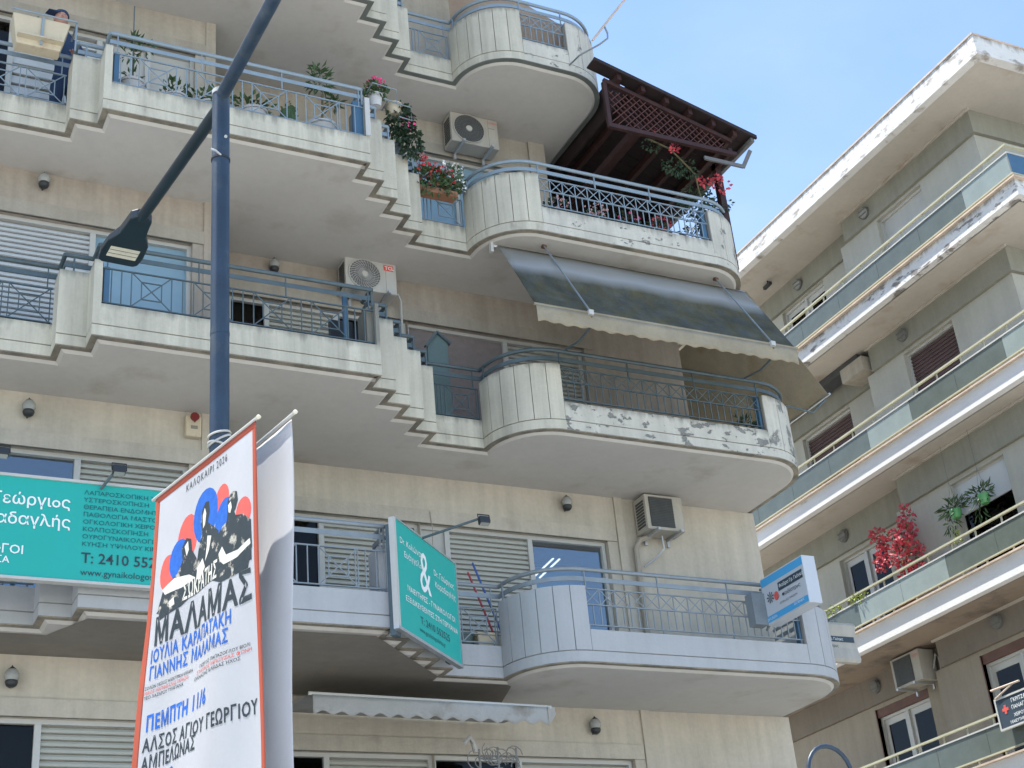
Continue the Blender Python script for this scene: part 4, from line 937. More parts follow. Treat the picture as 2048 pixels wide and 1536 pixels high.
o = MB().add(v, f_up+f_low).build('cloth', m_aw, AW, smooth=True); o.modifiers.new('s', 'SOLIDIFY').thickness = .004
def valance(T, p0, p1, z0, h, n, m, amp=.03, lean=0.):
    p0, p1 = Vector(p0), Vector(p1); vs = []; fs = []
    K = n*8
    for i in range(K+1):
        s = i/K; p = p0+(p1-p0)*s; w_ = .012*math.sin(s*n*2.2); 
        for j in range(5):
            t = j/4; hh = h+amp*math.cos(2*math.pi*s*n)
            vs.append((p.x+lean*t, p.y-w_*t-.01, p.z-hh*t))
    for i in range(K):
        for j in range(4): a = i*5+j; fs.append((a, a+1, a+6, a+5))
    o = MB().add(vs, fs).build('valance', m, T, smooth=True); o.modifiers.new('s', 'SOLIDIFY').thickness = .003; return o
valance(AW, (8.08, 14.23, 11.16), (12.14, 14.23, 11.16), 0, .235, 19, 'awn_beige', .012)
MB().tube([(8.06, 14.24, 11.18), (12.17, 14.24, 11.18)], .02, 8).build('front_bar', 'awn_beige', AW, smooth=True)
MB().tube([(8.15, 15.40, 12.79), (12.36, 15.40, 12.79)], .03, 8).build('roller', 'steel', AW, smooth=True)
for x in (8.86, 11.72):
    MB().tube([(x, 15.2, 12.81), (x, 14.22, 11.21)], .013, 8).build('strut', 'rail', AW, smooth=True)
    MB().box(x-.03, x+.03, 15.17, 15.23, 12.78, 12.815).build('mount', 'rust', AW)
    MB().tube([(x-.02, 14.92, 10.99), (x-.01, 14.55, 10.93), (x+.01, 14.30, 10.98), (x+.02, 14.22, 11.12)], .015, 8).build('bracket', 'rail_dark', AW, smooth=True)
    MB().box(x-.03, x+.04, 14.18, 14.24, 11.13, 11.20).build('clamp', 'frame', AW)
MB().box(8.10, 8.14, 15.34, 15.40, 12.66, 12.82).build('end_bracket', 'frame', AW)
SA = thing('side_awning', 'brownish awning sloping down from the right end of the fourth floor slab', 'awning', (12.8, 16, 12.5), world=True)
o = MB().add([(12.36, 15.35, 12.80), (13.62, 15.45, 11.27), (13.62, 18.6, 11.27), (12.36, 18.6, 12.80)], [(0, 1, 2, 3)]).build('cloth', 'awn_beige', SA); o.modifiers.new('s', 'SOLIDIFY').thickness = .004
MB().tube([(13.62, 15.42, 11.27), (13.62, 18.6, 11.27)], .02, 8).build('front_bar', 'steel', SA)
MB().tube([(12.8, 15.5, 11.0), (13.3, 15.5, 10.95), (13.6, 15.5, 11.22)], .015, 8).build('bracket', 'rail_dark', SA, smooth=True)
FA_ = thing('first_floor_awning', 'retracted dirty white awning with a scalloped valance below the second floor slab', 'awning', (7, 15.5, 6.3), world=True)
valance(FA_, (5.37, 15.4, 6.31), (8.30, 15.4, 6.28), 0, .20, 13, 'awn_white', .022)
MB().tube([(5.33, 15.42, 6.33), (8.36, 15.42, 6.29)], .022, 8).build('front_bar', 'frame', FA_, smooth=True)
o = MB().add([(5.37, 15.42, 6.34), (8.30, 15.42, 6.30), (8.30, 16.6, 6.42), (5.37, 16.6, 6.46)], [(0, 1, 2, 3)]).build('cloth', 'awn_white', FA_); o.modifiers.new('s', 'SOLIDIFY').thickness = .004
MB().add([(8.30, 15.38, 6.28), (8.42, 15.44, 6.30), (8.44, 15.46, 6.22), (8.36, 15.42, 6.12), (8.30, 15.39, 6.10)], [(0, 1, 2, 3, 4)]).build('torn_end', 'awn_white', FA_)
TA = thing('terrace_awning', 'beige awning cloth lowered behind the topmost curved balcony', 'awning', (8.8, 15.6, 16), world=True)
MB().add([(7.98, 15.75, 16.5), (8.3, 15.35, 16.5), (9.95, 15.2, 16.35), (9.82, 15.2, 16.95), (9.15, 15.3, 17.35), (8.3, 15.45, 18.0), (7.98, 15.75, 18.3)], [tuple(range(7))]).build('cloth', 'awn_tan', TA)
TP = thing('awning_arm', 'thin awning pole against the sky above the topmost balcony', 'pole', (9.4, 14.2, 15.7), world=True)
MB().tube([(9.42, 14.1, 15.78), (9.72, 14.1, 16.22), (10.4, 14.1, 17.2)], .017, 8).build('pole', 'rb_cap', TP, smooth=True)
MB().tube([(9.66, 14.1, 16.12), (9.70, 14.1, 16.0), (9.69, 14.1, 15.90), (9.60, 14.2, 15.84), (9.42, 14.5, 15.82), (9.5, 14.95, 16.0)], .014, 8).build('hook_arm', 'rail', TP, smooth=True)
# ------------------------------------------------------------------ timber pergola
PG = thing('timber_pergola', 'dark red-brown timber pergola roof over the fourth floor terrace', 'pergola', (11, 15.5, 15), world=True)
def roofz(x): return 15.93-(x-9.72)*(15.93-15.17)/(12.48-9.72)
def slopebox(mb, x0, x1, y0, y1, dz0, dz1):
    return mb.add([(x0, y0, roofz(x0)+dz0), (x1, y0, roofz(x1)+dz0), (x1, y1, roofz(x1)+dz0), (x0, y1, roofz(x0)+dz0), (x0, y0, roofz(x0)+dz1), (x1, y0, roofz(x1)+dz1), (x1, y1, roofz(x1)+dz1), (x0, y1, roofz(x0)+dz1)],
                  [(0, 3, 2, 1), (4, 5, 6, 7), (0, 1, 5, 4), (1, 2, 6, 5), (2, 3, 7, 6), (3, 0, 4, 7)])
slopebox(MB(), 9.72, 12.48, 14.56, 14.60, -.06, .0).build('barge_board', 'wood_dark', PG)
for i in range(22):
    y0 = 14.60+i*.21
    slopebox(MB(), 9.72 if y0 < 14.7 else 10.38, 12.48, y0+.004, y0+.206, -.03, -.005).build('roof_board', 'wood_dark', PG)
slopebox(MB(), 10.38, 12.5, 14.6, 19.2, .002, .02).build('roof_felt', 'dark', PG)
MB().box(10.345, 10.375, 14.95, 19.2, 15.60, 16.15).build('side_board', 'wood_dark', PG)
for i, x in enumerate((10.15, 10.55, 10.95, 11.35, 11.75, 12.12)):
    MB().box(x-.035, x+.035, 14.62 if x > 10.4 else 14.62, 19.2 if x > 10.4 else 14.86, roofz(x)-.15, roofz(x)-.035).build('purlin', 'wood', PG)
slopebox(MB(), 9.93, 12.1, 14.70, 14.76, -.24, -.17).build('beam', 'wood', PG)
MB().box(9.9, 12.15, 14.70, 14.76, 14.80, 14.87).build('beam', 'wood', PG, label='horizontal bottom beam of the lattice')
MB().box(9.90, 9.96, 14.70, 14.76, 14.87, roofz(9.93)-.24).build('beam', 'wood', PG)
for i in range(21):
    x = 9.75+i*.125
    for sgn in (1, -1):
        pts = []
        for t in [j/20 for j in range(21)]:
            xx = x+sgn*(t-.5)*.62+(.3 if sgn < 0 else 0); zz = 14.87+.62*t
            if 9.97 < xx < 11.95 and zz < roofz(xx)-.24: pts.append((xx, zz))
        if len(pts) > 2:
            yy = 14.72 if sgn > 0 else 14.735
            MB().bar((pts[0][0], yy, pts[0][1]), (pts[-1][0], yy, pts[-1][1]), .022, .012, (0, 1, 0)).build('lattice_strip', 'lattice', PG)
for x, y in ((12.1, 14.73), (12.1, 18.8)):
    MB().box(x-.05, x+.05, y-.05 if y > 15 else 15.15, y+.05 if y > 15 else 15.25, ZF[4]+.18, 14.95).build('post', 'wood', PG)
MB().box(10.42, 12.1, 18.75, 18.82, 14.7, 14.85).build('beam', 'wood', PG); MB().box(12.05, 12.12, 14.76, 18.8, 14.85, 14.97).build('beam', 'wood', PG)
MB().box(10.45, 10.53, 14.76, 18.8, 14.95, 15.07).build('beam', 'wood', PG)
MB().bar((12.42, 14.6, 15.10), (12.42, 18.5, 15.10), .07, .06).build('gutter', 'fan_grey', PG)
MB().box(11.5, 12.2, 14.66, 14.69, 14.56, 14.62).bar((12.2, 14.68, 14.58), (12.38, 14.66, 14.92), .06, .03).build('steel_bracket', 'fan_grey', PG)
MB().box(10.4, 12.0, 18.9, 18.95, 13.0, 15.0).build('back_screen', 'wood_dark', PG)
# ------------------------------------------------------------------ plants
rnd = random.Random(5)
def pot(T, c, r, h, m='pot_white'):
    MB().lathe(c, [(r*.72, 0), (r*.95, h*.88), (r*1.06, h*.88), (r*1.06, h), (r*.9, h), (r*.88, h*.9)], 18).build('pot', m, T, smooth=True)
def pot_plant(label, c, r, h, kind, group='potted plants on the fourth floor balcony', pm='pot_white', zr=None):
    T = thing('potted_plant', label, 'potted plant', c, group=group, world=True); x, y, z = c
    pot(T, c, r, h, pm)
    s = MB(); l = MB()
    if kind == 'tall':
        s.tube([(x, y, z+h*.8), (x+.01, y, z+h+.35), (x, y, z+h+.72)], .012, 6); s.tube([(x, y, z+h+.3), (x+.13, y, z+h+.62)], .009, 6)
        for cc, rr in (((x, y, z+h+.12), .10), ((x-.02, y, z+h+.45), .11), ((x, y, z+h+.68), .09), ((x+.14, y, z+h+.6), .09)): foliage(l, cc, (rr, rr, rr*.8), 24, .11, rnd, 3.2)
    elif kind == 'palm':
        s.tube([(x, y, z+h*.8), (x+.02, y, z+h+.55)], .016, 6); s.tube([(x, y, z+h+.2), (x+.16, y, z+h+.42)], .01, 6)
        foliage(l, (x-.02, y, z+h+.78), (.12, .12, .22), 110, .13, rnd, 4); foliage(l, (x+.17, y, z+h+.45), (.09, .09, .08), 45, .12, rnd, 4)
    elif kind == 'cactus':
        for i in range(3): s.lathe((x+(i-1)*.05, y, z+h*.7), [(.04, 0), (.055, .12), (.05, .26+.04*i), (.01, .30+.04*i)], 9)
        foliage(l, (x, y, z+h+.18), (.10, .08, .16), 60, .05, rnd, 2)
    else:
        foliage(l, (x, y, z+h+.08), (r*1.5, r*1.1, .13), 90, .10, rnd, 2); s.tube([(x, y, z+h*.8), (x, y, z+h+.05)], .01, 5)
    s.build('stem', 'leaf' if kind == 'cactus' else 'stem', T); l.build('foliage', 'leaf', T, kind='stuff')
    return T
zf = ZF[4]+.2
for lb, x, r, h, kd, zz in (('tall leggy plant in a wide white pot behind the fourth floor rail, leftmost', 2.97, .17, .30, 'tall', .27), ('low bushy plant in a grey pot next to the tall leggy one', 3.50, .16, .22, 'bush', .27),
                        ('low bushy plant just left of the lamp post', 3.92, .15, .22, 'bush', .27), ('squat pot with a tiny plant just right of the lamp post', 4.50, .18, .26, 'small', .27),
                        ('upright cactus with no visible pot behind the rail', 4.96, .12, .2, 'cactus', .27), ('palm-like plant rising above the rail in a broad white pot', 5.42, .20, .26, 'palm', .27)):
    pot_plant(lb, (x, 14.62, zf+zz), r, h, kd)
ROD = thing('wind_rod', 'thin dark rod standing in the leftmost fourth floor pot', 'rod', (2.97, 14.6, zf+.4), world=True)
MB().tube([(2.97, 14.6, zf+.4), (2.96, 14.6, 14.85)], .008, 6).build('rod', 'rail_dark', ROD)
# planter on the left rail and the person behind it
PL = thing('rail_planter', 'cream planter box hanging on the fourth floor rail in front of the person', 'planter', (1.85, 14.65, 13.8), world=True)
MB().add([(1.57, 14.5, 13.79), (2.08, 14.5, 13.79), (2.08, 14.68, 13.79), (1.57, 14.68, 13.79), (1.50, 14.42, 14.17), (2.17, 14.42, 14.17), (2.17, 14.72, 14.17), (1.50, 14.72, 14.17)],
         [(0, 3, 2, 1), (0, 1, 5, 4), (1, 2, 6, 5), (2, 3, 7, 6), (3, 0, 4, 7), (4, 5, 6, 7)]).build('box', 'pot_cream', PL, bevel=.012)
MB().box(1.57, 2.10, 14.40, 14.49, 13.86, 13.88).build('rib', 'pot_cream', PL)
MB().bar((1.85, 14.405, 14.17), (1.85, 14.47, 13.8), .03, .012).tube([(1.47, 14.38, 14.19), (2.24, 14.38, 14.19)], .012, 6).tube([(2.24, 14.38, 14.19), (2.24, 14.75, 14.19)], .012, 6).tube([(2.24, 14.40, 14.19), (2.24, 14.42, 13.78)], .012, 6).build('hanger', 'rail_blue', PL)
l = MB(); foliage(l, (1.72, 14.6, 14.22), (.12, .08, .05), 26, .06, rnd, 3); l.build('foliage', 'leaf_dark', PL, kind='stuff')
BT = thing('balcony_trough', 'dark empty trough on the slab behind the left fourth floor rail', 'planter', (1.9, 14.98, zf+.2), world=True)
MB().box(1.65, 2.05, 14.96, 15.1, zf+.16, zf+.34).build('trough', 'ink', BT, bevel=.01)
def person():
    T = thing('person', 'person in a dark cap and navy clothes leaning over the left fourth floor rail', 'person', (2.3, 15.28, zf), world=True)
    def skinmesh(name, pts, edges, m, sub=2):
        me = bpy.data.meshes.new(name); og = ORG[T.name]
        me.from_pydata([tuple(Vector(p[0])-og) for p in pts], edges, [])
        o = bpy.data.objects.new(name, me); COL.objects.link(o); o.parent = T
        sk = o.modifiers.new('skin', 'SKIN')
        for i, p in enumerate(pts): me.skin_vertices[0].data[i].radius = p[1]
        me.skin_vertices[0].data[0].use_root = True
        sb = o.modifiers.new('sub', 'SUBSURF'); sb.levels = sub; sb.render_levels = sub
        me.materials.append(M[m]); return o
    X, Y = 2.28, 15.28; z = zf
    P = [((X, Y, z+.92), (.15, .12)), ((X-.01, Y-.02, z+1.12), (.14, .11)), ((X-.04, Y-.10, z+1.38), (.17, .12)), ((X-.07, Y-.15, z+1.50), (.08, .07)), ((X-.12, Y-.22, z+1.62), (.055, .055)),
         ((X-.22, Y-.12, z+1.44), (.06, .06)), ((X-.30, Y-.26, z+1.22), (.05, .05)), ((X-.32, Y-.42, z+1.10), (.035, .035)),
         ((X+.13, Y-.08, z+1.42), (.065, .065)), ((X+.15, Y-.20, z+1.18), (.05, .05)), ((X+.02, Y-.40, z+1.08), (.035, .035)),
         ((X-.10, Y, z+.84), (.10, .10)), ((X-.11, Y-.03, z+.48), (.075, .075)), ((X-.11, Y+.02, z+.08), (.05, .05)), ((X-.11, Y-.12, z+.04), (.045, .04)),
         ((X+.10, Y, z+.84), (.10, .10)), ((X+.11, Y-.01, z+.48), (.075, .075)), ((X+.11, Y+.04, z+.08), (.05, .05)), ((X+.11, Y-.10, z+.04), (.045, .04))]
    E_ = [(0, 1), (1, 2), (2, 3), (3, 4), (2, 5), (5, 6), (6, 7), (2, 8), (8, 9), (9, 10), (0, 11), (11, 12), (12, 13), (13, 14), (0, 15), (15, 16), (16, 17), (17, 18)]
    skinmesh('body', P, E_, 'navy')
    hc = Vector((X-.14, Y-.26, z+1.69))
    # head with face
    hm = MB(); vs = []; fs = []; n, k = 14, 10
    for i in range(k+1):
        a = math.pi*i/k
        for j in range(n):
            b = 2*math.pi*j/n; x_ = math.sin(a)*math.cos(b)*.084; y_ = math.sin(a)*math.sin(b)*.10; z_ = math.cos(a)*.122
            if y_ < 0 and z_ < -.03: x_ *= .85
            vs.append(hc+Vector((x_, y_, z_)))
    for i in range(k):
        for j in range(n): fs.append((i*n+j, i*n+(j+1) % n, (i+1)*n+(j+1) % n, (i+1)*n+j))
    HD = hm.add(vs, fs).build('head', 'skin', T, smooth=True)
    MB().add([hc+Vector(v_) for v_ in ((-.012, -.09, .02), (.012, -.09, .02), (0, -.118, -.025), (-.018, -.09, -.03), (.018, -.09, -.03))], [(0, 1, 2), (0, 2, 3), (1, 4, 2), (3, 2, 4)]).build('nose', 'skin', HD)
    for sx in (-.03, .03): MB().lathe(hc+Vector((sx, -.086, .018)), [(.004, -.006), (.010, .0), (.004, .006)], 8).build('eye', 'ink', HD)
    MB().box(hc.x-.024, hc.x+.024, hc.y-.098, hc.y-.085, hc.z-.058, hc.z-.05).build('mouth', 'red_plastic', HD)
    for sx in (-.08, .08): MB().lathe(hc+Vector((sx, .0, 0)), [(.008, -.03), (.016, 0), (.008, .03)], 8).build('ear', 'skin', HD)
    HD.scale = (1, 1, 1)
    cp_ = MB().lathe(hc+Vector((0, .01, .035)), [(.098, 0), (.10, .03), (.086, .07), (.05, .10), (.008, .108)], 18).build('cap', 'navy', T, smooth=True)
    MB().add([hc+Vector(v_) for v_ in ((-.085, .03, .04), (-.20, -.03, .015), (-.17, -.13, .01), (-.02, -.095, .04), (-.085, .03, .055), (-.20, -.03, .027), (-.17, -.13, .022), (-.02, -.095, .055))],
             [(0, 3, 2, 1), (4, 5, 6, 7), (0, 1, 5, 4), (1, 2, 6, 5), (2, 3, 7, 6), (3, 0, 4, 7)]).build('visor', 'navy', cp_)
    hh = MB().lathe(hc+Vector((0, .025, -.02)), [(.06, -.06), (.083, -.02), (.086, .05)], 14).build('hair', 'ink', HD, smooth=True)
    for hx, hy, hz, sg in ((X-.32, Y-.44, z+1.09, 1), (X+.01, Y-.42, z+1.07, -1)):
        h = MB().tube([(hx, hy+.03, hz), (hx, hy-.01, hz-.005), (hx, hy-.05, hz-.015)], [.022, .034, .03], 8)
        H_ = h.build('hand', 'skin', T, smooth=True)
        for i in range(4):
            L_ = (.055, .065, .06, .045)[i]; ox = -.024+.016*i
            MB().tube([(hx+ox, hy-.045, hz-.01), (hx+ox, hy-.05-L_*.6, hz-.02), (hx+ox, hy-.05-L_*.8, hz-.02-L_*.5)], [.009, .008, .006], 6).build('finger', 'skin', H_, smooth=True)
        MB().tube([(hx+sg*.03, hy-.01, hz), (hx+sg*.05, hy-.04, hz-.01), (hx+sg*.045, hy-.065, hz-.025)], [.011, .010, .007], 6).build('thumb', 'skin', H_, smooth=True)
    return T
person()
# flowers on the stepped corner
def flower_pot(label, c, kind, group='flowers on the stepped fourth floor corner'):
    T = thing('flower_pot', label, 'flower pot', c, group=group, world=True); x, y, z = c; l = MB(); b = MB(); w_ = MB()
    if kind == 'geranium':
        pot(T, c, .10, .19, 'pot_white'); foliage(l, (x, y, z+.26), (.17, .14, .12), 170, .07, rnd, 1.3); foliage(b, (x+.02, y-.05, z+.40), (.10, .07, .04), 60, .035, rnd, 1); foliage(b, (x-.11, y-.05, z+.34), (.05, .04, .03), 20, .03, rnd, 1)
    elif kind == 'ivy':
        pot(T, (x-.1, y-.03, z+.2), .12, .18, 'pot_cream')
        foliage(l, (x, y, z+.15), (.20, .15, .32), 420, .075, rnd, 1.4, droop=.8); foliage(l, (x+.14, y, z-.16), (.15, .12, .25), 260, .07, rnd, 1.4, droop=.8); foliage(b, (x+.1, y-.1, z+.1), (.1, .05, .15), 18, .04, rnd, 1)
    elif kind == 'trough':
        foliage(l, (x-.05, y-.12, z+.02), (.34, .08, .10), 110, .07, rnd, 1.5, droop=.6); MB().box(x-.36, x+.30, y-.12, y+.06, z-.06, z+.03).build('trough', 'terracotta', T, bevel=.01)
        foliage(l, (x, y, z+.22), (.42, .18, .20), 480, .075, rnd, 1.5); foliage(l, (x+.3, y, z+.30), (.16, .12, .26), 220, .06, rnd, 2.2); foliage(b, (x-.02, y-.06, z+.26), (.34, .16, .18), 110, .045, rnd, 1); foliage(b, (x-.2, y-.06, z+.50), (.10, .06, .10), 60, .045, rnd, 1)
        foliage(w_, (x+.26, y-.08, z+.44), (.18, .1, .12), 45, .04, rnd, 1); foliage(w_, (x+.40, y-.06, z+.18), (.06, .06, .10), 14, .04, rnd, 1)
    l.build('foliage', 'leaf_dark' if kind == 'ivy' else 'leaf', T, kind='stuff'); b.build('blossom', 'pink' if kind != 'trough' else 'red', T, kind='stuff')
    if w_.v: w_.build('white_blossom', 'whitep', T, kind='stuff')
    return T
flower_pot('white pot of pink geraniums on the top step of the stepped corner', (6.29, 14.86, 14.32), 'geranium')
flower_pot('dark trailing ivy hanging over the middle steps of the corner', (6.70, 15.0, 14.12), 'ivy')
flower_pot('terracotta trough of red and white flowers on the recess rail', (7.42, 15.58, 13.62), 'trough')
for i, (x, y, z) in enumerate(((6.25, 14.72, 14.25), (6.56, 14.95, 14.2), (6.87, 15.3, 13.95))):
    RG = thing('pot_holder', ('square blue wire pot holder on the upper step', 'square blue wire pot holder among the ivy', 'square blue wire pot holder on the lower step')[i], 'pot holder', (x, y, z), group='wire pot holders on the steps', world=True)
    MB().tube([(x-.1, y-.12, z+.25), (x+.24, y-.12, z+.22), (x+.24, y-.12, z), (x+.05, y-.12, z+.02)], .009, 6).tube([(x-.1, y+.1, z+.25), (x-.1, y-.12, z+.25)], .009, 6).build('wire', 'rail_blue', RG)
# terrace plants behind the right rail of the fourth floor
for i, (x, col, lb) in enumerate(((9.15, 'rosep', 'pale rose flowers in a pot at the left end of the pergola terrace rail'), (9.75, 'rosep', 'pale rose flowers in a pot second from the left of the terrace rail'),
                              (10.3, 'pink', 'pink flowers in a pot at the middle of the terrace rail'), (10.85, 'coral', 'coral flowers in a pot right of the middle of the terrace rail'), (11.45, 'whitep', 'sparse white flowers in a pot at the right end of the terrace rail'))):
    T = thing('flower_pot', lb, 'flower pot', (x, 15.22, zf+.2), group='flower pots behind the pergola terrace rail', world=True)
    pot(T, (x, 15.22, zf+.1), .16, .22, 'pot_cream'); l = MB(); b = MB()
    foliage(l, (x, 15.2, zf+.45), (.2, .12, .14), 90, .07, rnd, 1.6); foliage(b, (x, 15.14, zf+.50), (.18, .08, .12), 42 if i != 2 else 20, .05, rnd, 1.1)
    l.build('foliage', 'leaf_dark', T, kind='stuff'); b.build('blossom', col, T, kind='stuff')
VN = thing('climbing_plant', 'climbing plant with red blossoms hanging at the right of the timber pergola', 'climbing plant', (11.6, 15.1, zf), world=True)
s = MB(); l = MB(); b = MB()
s.tube([(11.9, 15.4, zf), (11.85, 15.35, 14.0), (11.6, 15.1, 14.6), (11.1, 14.95, 14.85), (10.7, 14.9, 14.9)], .014, 6)
for c, r_, n in (((11.75, 15.35, 14.25), (.30, .2, .34), 420), ((11.85, 15.3, 13.9), (.22, .15, .28), 260), ((11.3, 15.05, 14.62), (.34, .12, .14), 170), ((10.75, 14.95, 14.85), (.14, .08, .10), 40), ((12.1, 15.1, 14.15), (.07, .1, .10), 30)): foliage(l, c, r_, n, .07, rnd, 2.0, droop=.4)
for c, r_, n in (((11.12, 14.86, 14.80), (.07, .05, .07), 34), ((12.0, 15.05, 14.48), (.16, .08, .14), 60), ((11.75, 15.1, 14.5), (.10, .06, .08), 18), ((10.85, 14.86, 15.05), (.03, .03, .03), 5)): foliage(b, c, r_, n, .055, rnd, 1)
s.build('stem', 'stem', VN); l.build('foliage', 'leaf_dark', VN, kind='stuff'); b.build('blossom', 'coral', VN, kind='stuff')
# bougainvillea on the right building
BG = thing('bougainvillea', 'red bougainvillea bush on the second balcony of the right building', 'bush', (18.5, 19.9, 9.7), world=True)
pot(BG, (18.4, 19.9, 9.55), .22, .35, 'terracotta'); s = MB(); l = MB(); b = MB()
s.tube([(18.4, 19.9, 9.8), (18.45, 19.85, 10.6), (18.5, 20.0, 11.3)], .02, 6); s.tube([(18.45, 19.85, 10.5), (18.45, 19.55, 11.2)], .014, 6)
for c, r_, n in (((18.45, 19.72, 10.78), (.25, .40, .32), 340), ((18.45, 19.85, 11.18), (.2, .5, .16), 220), ((18.45, 19.5, 11.45), (.12, .16, .22), 70), ((18.4, 20.35, 11.35), (.1, .2, .16), 70), ((18.3, 20.28, 10.85), (.1, .16, .22), 90), ((18.4, 19.6, 10.35), (.15, .35, .15), 120)):
    foliage(b, c, r_, n, .075, rnd, 1.1); foliage(l, c, r_, n//7, .07, rnd, 1.6)
s.build('stem', 'stem', BG); l.build('foliage', 'leaf', BG, kind='stuff'); b.build('blossom', 'coral', BG, kind='stuff')
for i, (y, z, lb) in enumerate(((18.33, 11.0, 'green hanging pot with trailing leaves on the second balcony of the right building, left one'), (17.6, 10.98, 'green hanging pot with trailing leaves before the half-drawn blind, right one'))):
    T = thing('hanging_pot', lb, 'hanging pot', (18.5, y, z), group='hanging pots on the right building', world=True)
    MB().lathe((18.5, y, z-.07), [(.07, 0), (.10, .05), (.11, .17), (.10, .17)], 14).build('pot', mat('green_pot', (.12, .36, .14), .5), T, smooth=True)
    MB().tube([(18.5, y-.1, z+.1), (18.5, y, z+.62)], .003, 4).tube([(18.5, y+.1, z+.1), (18.5, y, z+.62)], .003, 4).tube([(18.5, y, z+.6), (18.5, y, 12.36)], .004, 4).build('wire', 'rail_dark', T)
    l = MB(); foliage(l, (18.5, y+.05, z+.14), (.12, .26, .12), 90, .17, rnd, 7); foliage(l, (18.5, y+.15, z-.1), (.08, .16, .2), 30 if i else 45, .14, rnd, 6, droop=1); l.build('foliage', 'leaf', T, kind='stuff')
    if i == 0:
        b = MB(); foliage(b, (18.45, y+.08, z-.42), (.06, .2, .10), 40, .06, rnd, 1.6); b.build('yellow_sprig', 'leaf_yellow', T, kind='stuff')
for y, lb in ((21.62, 'yellow-green rail plant at the left end of the second balcony, beside the white corner'), (20.78, 'yellow-green rail plant left of the balcony door on the right building')):
    T = thing('rail_plant', lb, 'plant', (18.0, y, 10.1), group='yellow-green plants on the glass balcony rail', world=True)
    MB().box(18.05, 18.2, y-.2, y+.2, 10.06, 10.16).build('planter', 'rb_rail', T); l = MB(); foliage(l, (18.05, y, 10.27), (.1, .24, .10), 120, .07, rnd, 2); l.build('foliage', 'leaf_yellow', T, kind='stuff')
# ------------------------------------------------------------------ odds and ends on the balconies
for nm, lb, p0, p1, m_ in (('broom', 'red-handled broom leaning in the second floor recess', (8.02, 15.95, 7.15), (7.80, 16.25, 8.26), 'red_stick'), ('mop', 'blue-handled mop leaning beside the red broom', (8.14, 15.98, 7.2), (7.90, 16.3, 8.42), 'blue_stick')):
    T = thing(nm, lb, nm, p0, world=True); MB().tube([p0, p1], .014, 8).build('handle', m_, T, smooth=True)
    MB().add([(p0[0]+a*.11, p0[1]+c*.04, p0[2]-.1) for a, c in ((-1, -1), (1, -1), (1, 1), (-1, 1))]+[(p0[0]+a*.05, p0[1]+c*.02, p0[2]+.05) for a, c in ((-1, -1), (1, -1), (1, 1), (-1, 1))], [(0, 3, 2, 1), (4, 5, 6, 7), (0, 1, 5, 4), (1, 2, 6, 5), (2, 3, 7, 6), (3, 0, 4, 7)]).build('head', 'bristle', T)
T = thing('bucket', 'grey-green bucket on the second floor recess behind the diagonal sign', 'bucket', (7.55, 15.95, 6.9), world=True)
pot(T, (7.55, 15.98, 7.1), .12, .22, 'teal_dark')
T = thing('storage_box', 'pale storage box on the second floor recess under the broom', 'box', (7.9, 15.9, 6.9), world=True)
MB().box(7.68, 8.0, 15.85, 16.1, 6.9, 7.30).build('box', 'pot_cream', T, bevel=.015); MB().box(7.67, 8.01, 15.84, 16.11, 7.30, 7.33).build('lid', 'pot_cream', T)
GB = thing('green_board', 'dark green board with a pointed top standing in the third floor recess', 'board', (7.5, 16.1, 10), world=True)
MB().add([(x, y, z) for y in (16.05, 16.09) for x, z in ((7.36, 10.0), (7.66, 10.0), (7.66, 11.50), (7.50, 11.64), (7.36, 11.42))], [(4, 3, 2, 1, 0), (5, 6, 7, 8, 9)]+[(i, (i+1) % 5, 5+(i+1) % 5, 5+i) for i in range(5)]).build('board', 'teal_dark', GB)
MB().bar((7.32, 16.04, 11.40), (7.50, 16.04, 11.65), .03, .06).bar((7.50, 16.04, 11.65), (7.70, 16.04, 11.49), .03, .06).build('rim', 'rail_dark', GB)
CR = thing('dark_chair', 'dark folded chair with a blue post behind the third floor rail', 'chair', (5.5, 14.7, 10), world=True)
MB().box(5.42, 5.74, 14.62, 14.66, 10.35, 10.72).build('backrest', 'black', CR, bevel=.02); MB().box(5.40, 5.78, 14.6, 14.95, 10.2, 10.25).build('seat', 'black', CR)
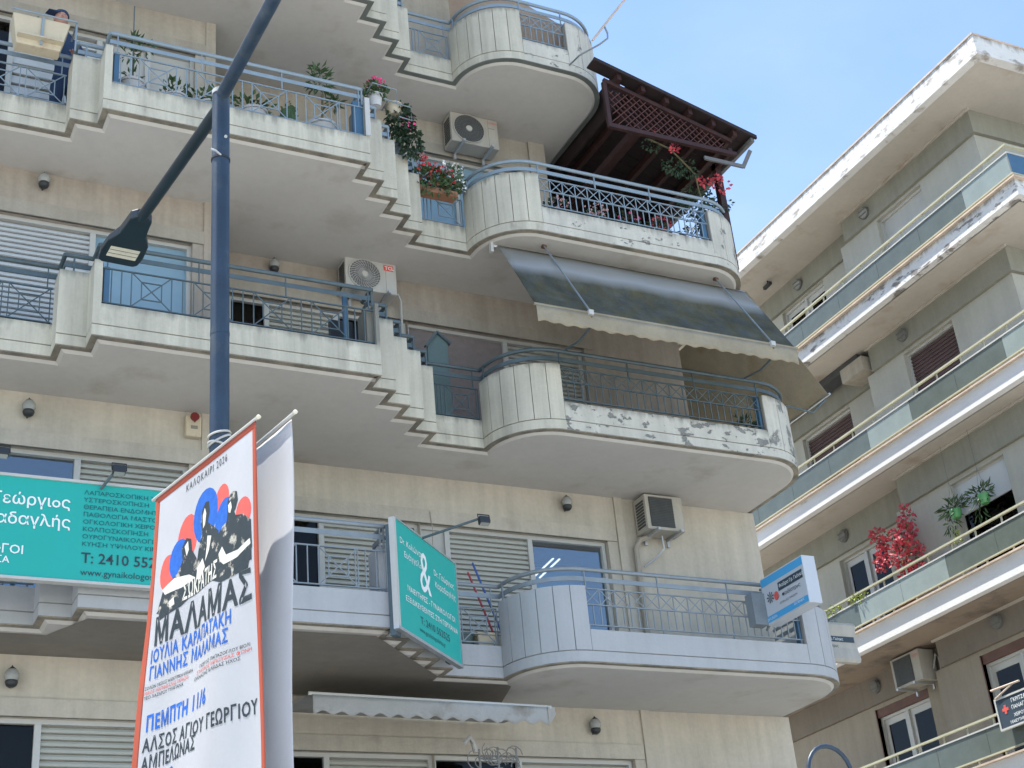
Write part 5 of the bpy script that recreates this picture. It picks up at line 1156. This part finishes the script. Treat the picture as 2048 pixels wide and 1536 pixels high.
for x in (5.42, 5.76):
    for y in (14.62, 14.93): MB().box(x-.015, x+.015, y-.015, y+.015, 9.98, 10.2).build('leg', 'black', CR)
BP = thing('blue_post', 'short blue steel post at the right end of the third floor rail', 'post', (5.57, 14.45, 10), world=True)
MB().box(5.53, 5.58, 14.4, 14.44, 10.0, 10.98).build('post', 'bluepaint', BP)
TW = thing('small_plant', 'dark spiky plant in the corner behind the right end of the third floor rail', 'plant', (11.75, 15.1, 10), world=True)
pot(TW, (11.72, 15.15, 10.0), .1, .16, 'teal_dark'); l = MB(); foliage(l, (11.72, 15.1, 10.32), (.14, .08, .16), 70, .11, rnd, 6); l.build('foliage', 'leaf_dark', TW, kind='stuff')
# wrought ornament at the bottom
WI = thing('wrought_iron_rack', 'tangled wrought-iron rack with curled rods below the scalloped awning', 'rack', (7.35, 14.9, 5.5), world=True)
q = MB()
for x in (7.12, 7.35, 7.58): q.tube([(x, 14.9, 4.6), (x, 14.9, 5.62+.03*(x > 7.2))], .012, 6)
q.tube([(7.12, 14.9, 5.52), (7.58, 14.9, 5.50)], .010, 6); q.tube([(7.12, 14.9, 5.25), (7.58, 14.9, 5.25)], .010, 6)
q.build('frame', 'old_iron', WI)
for i in range(26):
    x0, z0 = rnd.uniform(7.05, 7.6), rnd.uniform(5.2, 5.6); r0 = rnd.uniform(.05, .13); a0 = rnd.uniform(0, 360)
    MB().tube([(x0+r0*(1-t*.06)*math.cos(R(a0+t*32)), 14.88+.004*t, z0+r0*(1-t*.06)*math.sin(R(a0+t*32))) for t in range(9)], .006, 5).build('curl', 'old_iron', WI, smooth=True)
MB().tube([(6.95, 14.9, 5.68), (7.0, 14.86, 5.74), (7.06, 14.9, 5.68), (7.08, 14.9, 5.58)], .03, 8).build('horn', 'plaster_lintel', WI, smooth=True)
CB = thing('wall_cable', 'thin cable hanging down the second floor wall above the diagonal sign', 'cable', (7.55, WR-.03, 8), world=True)
MB().tube([(7.50, WR-.035, 9.24), (7.52, WR-.04, 9.0), (7.50, WR-.02, 8.5)], .006, 5).build('cable', 'plaster_lintel', CB)
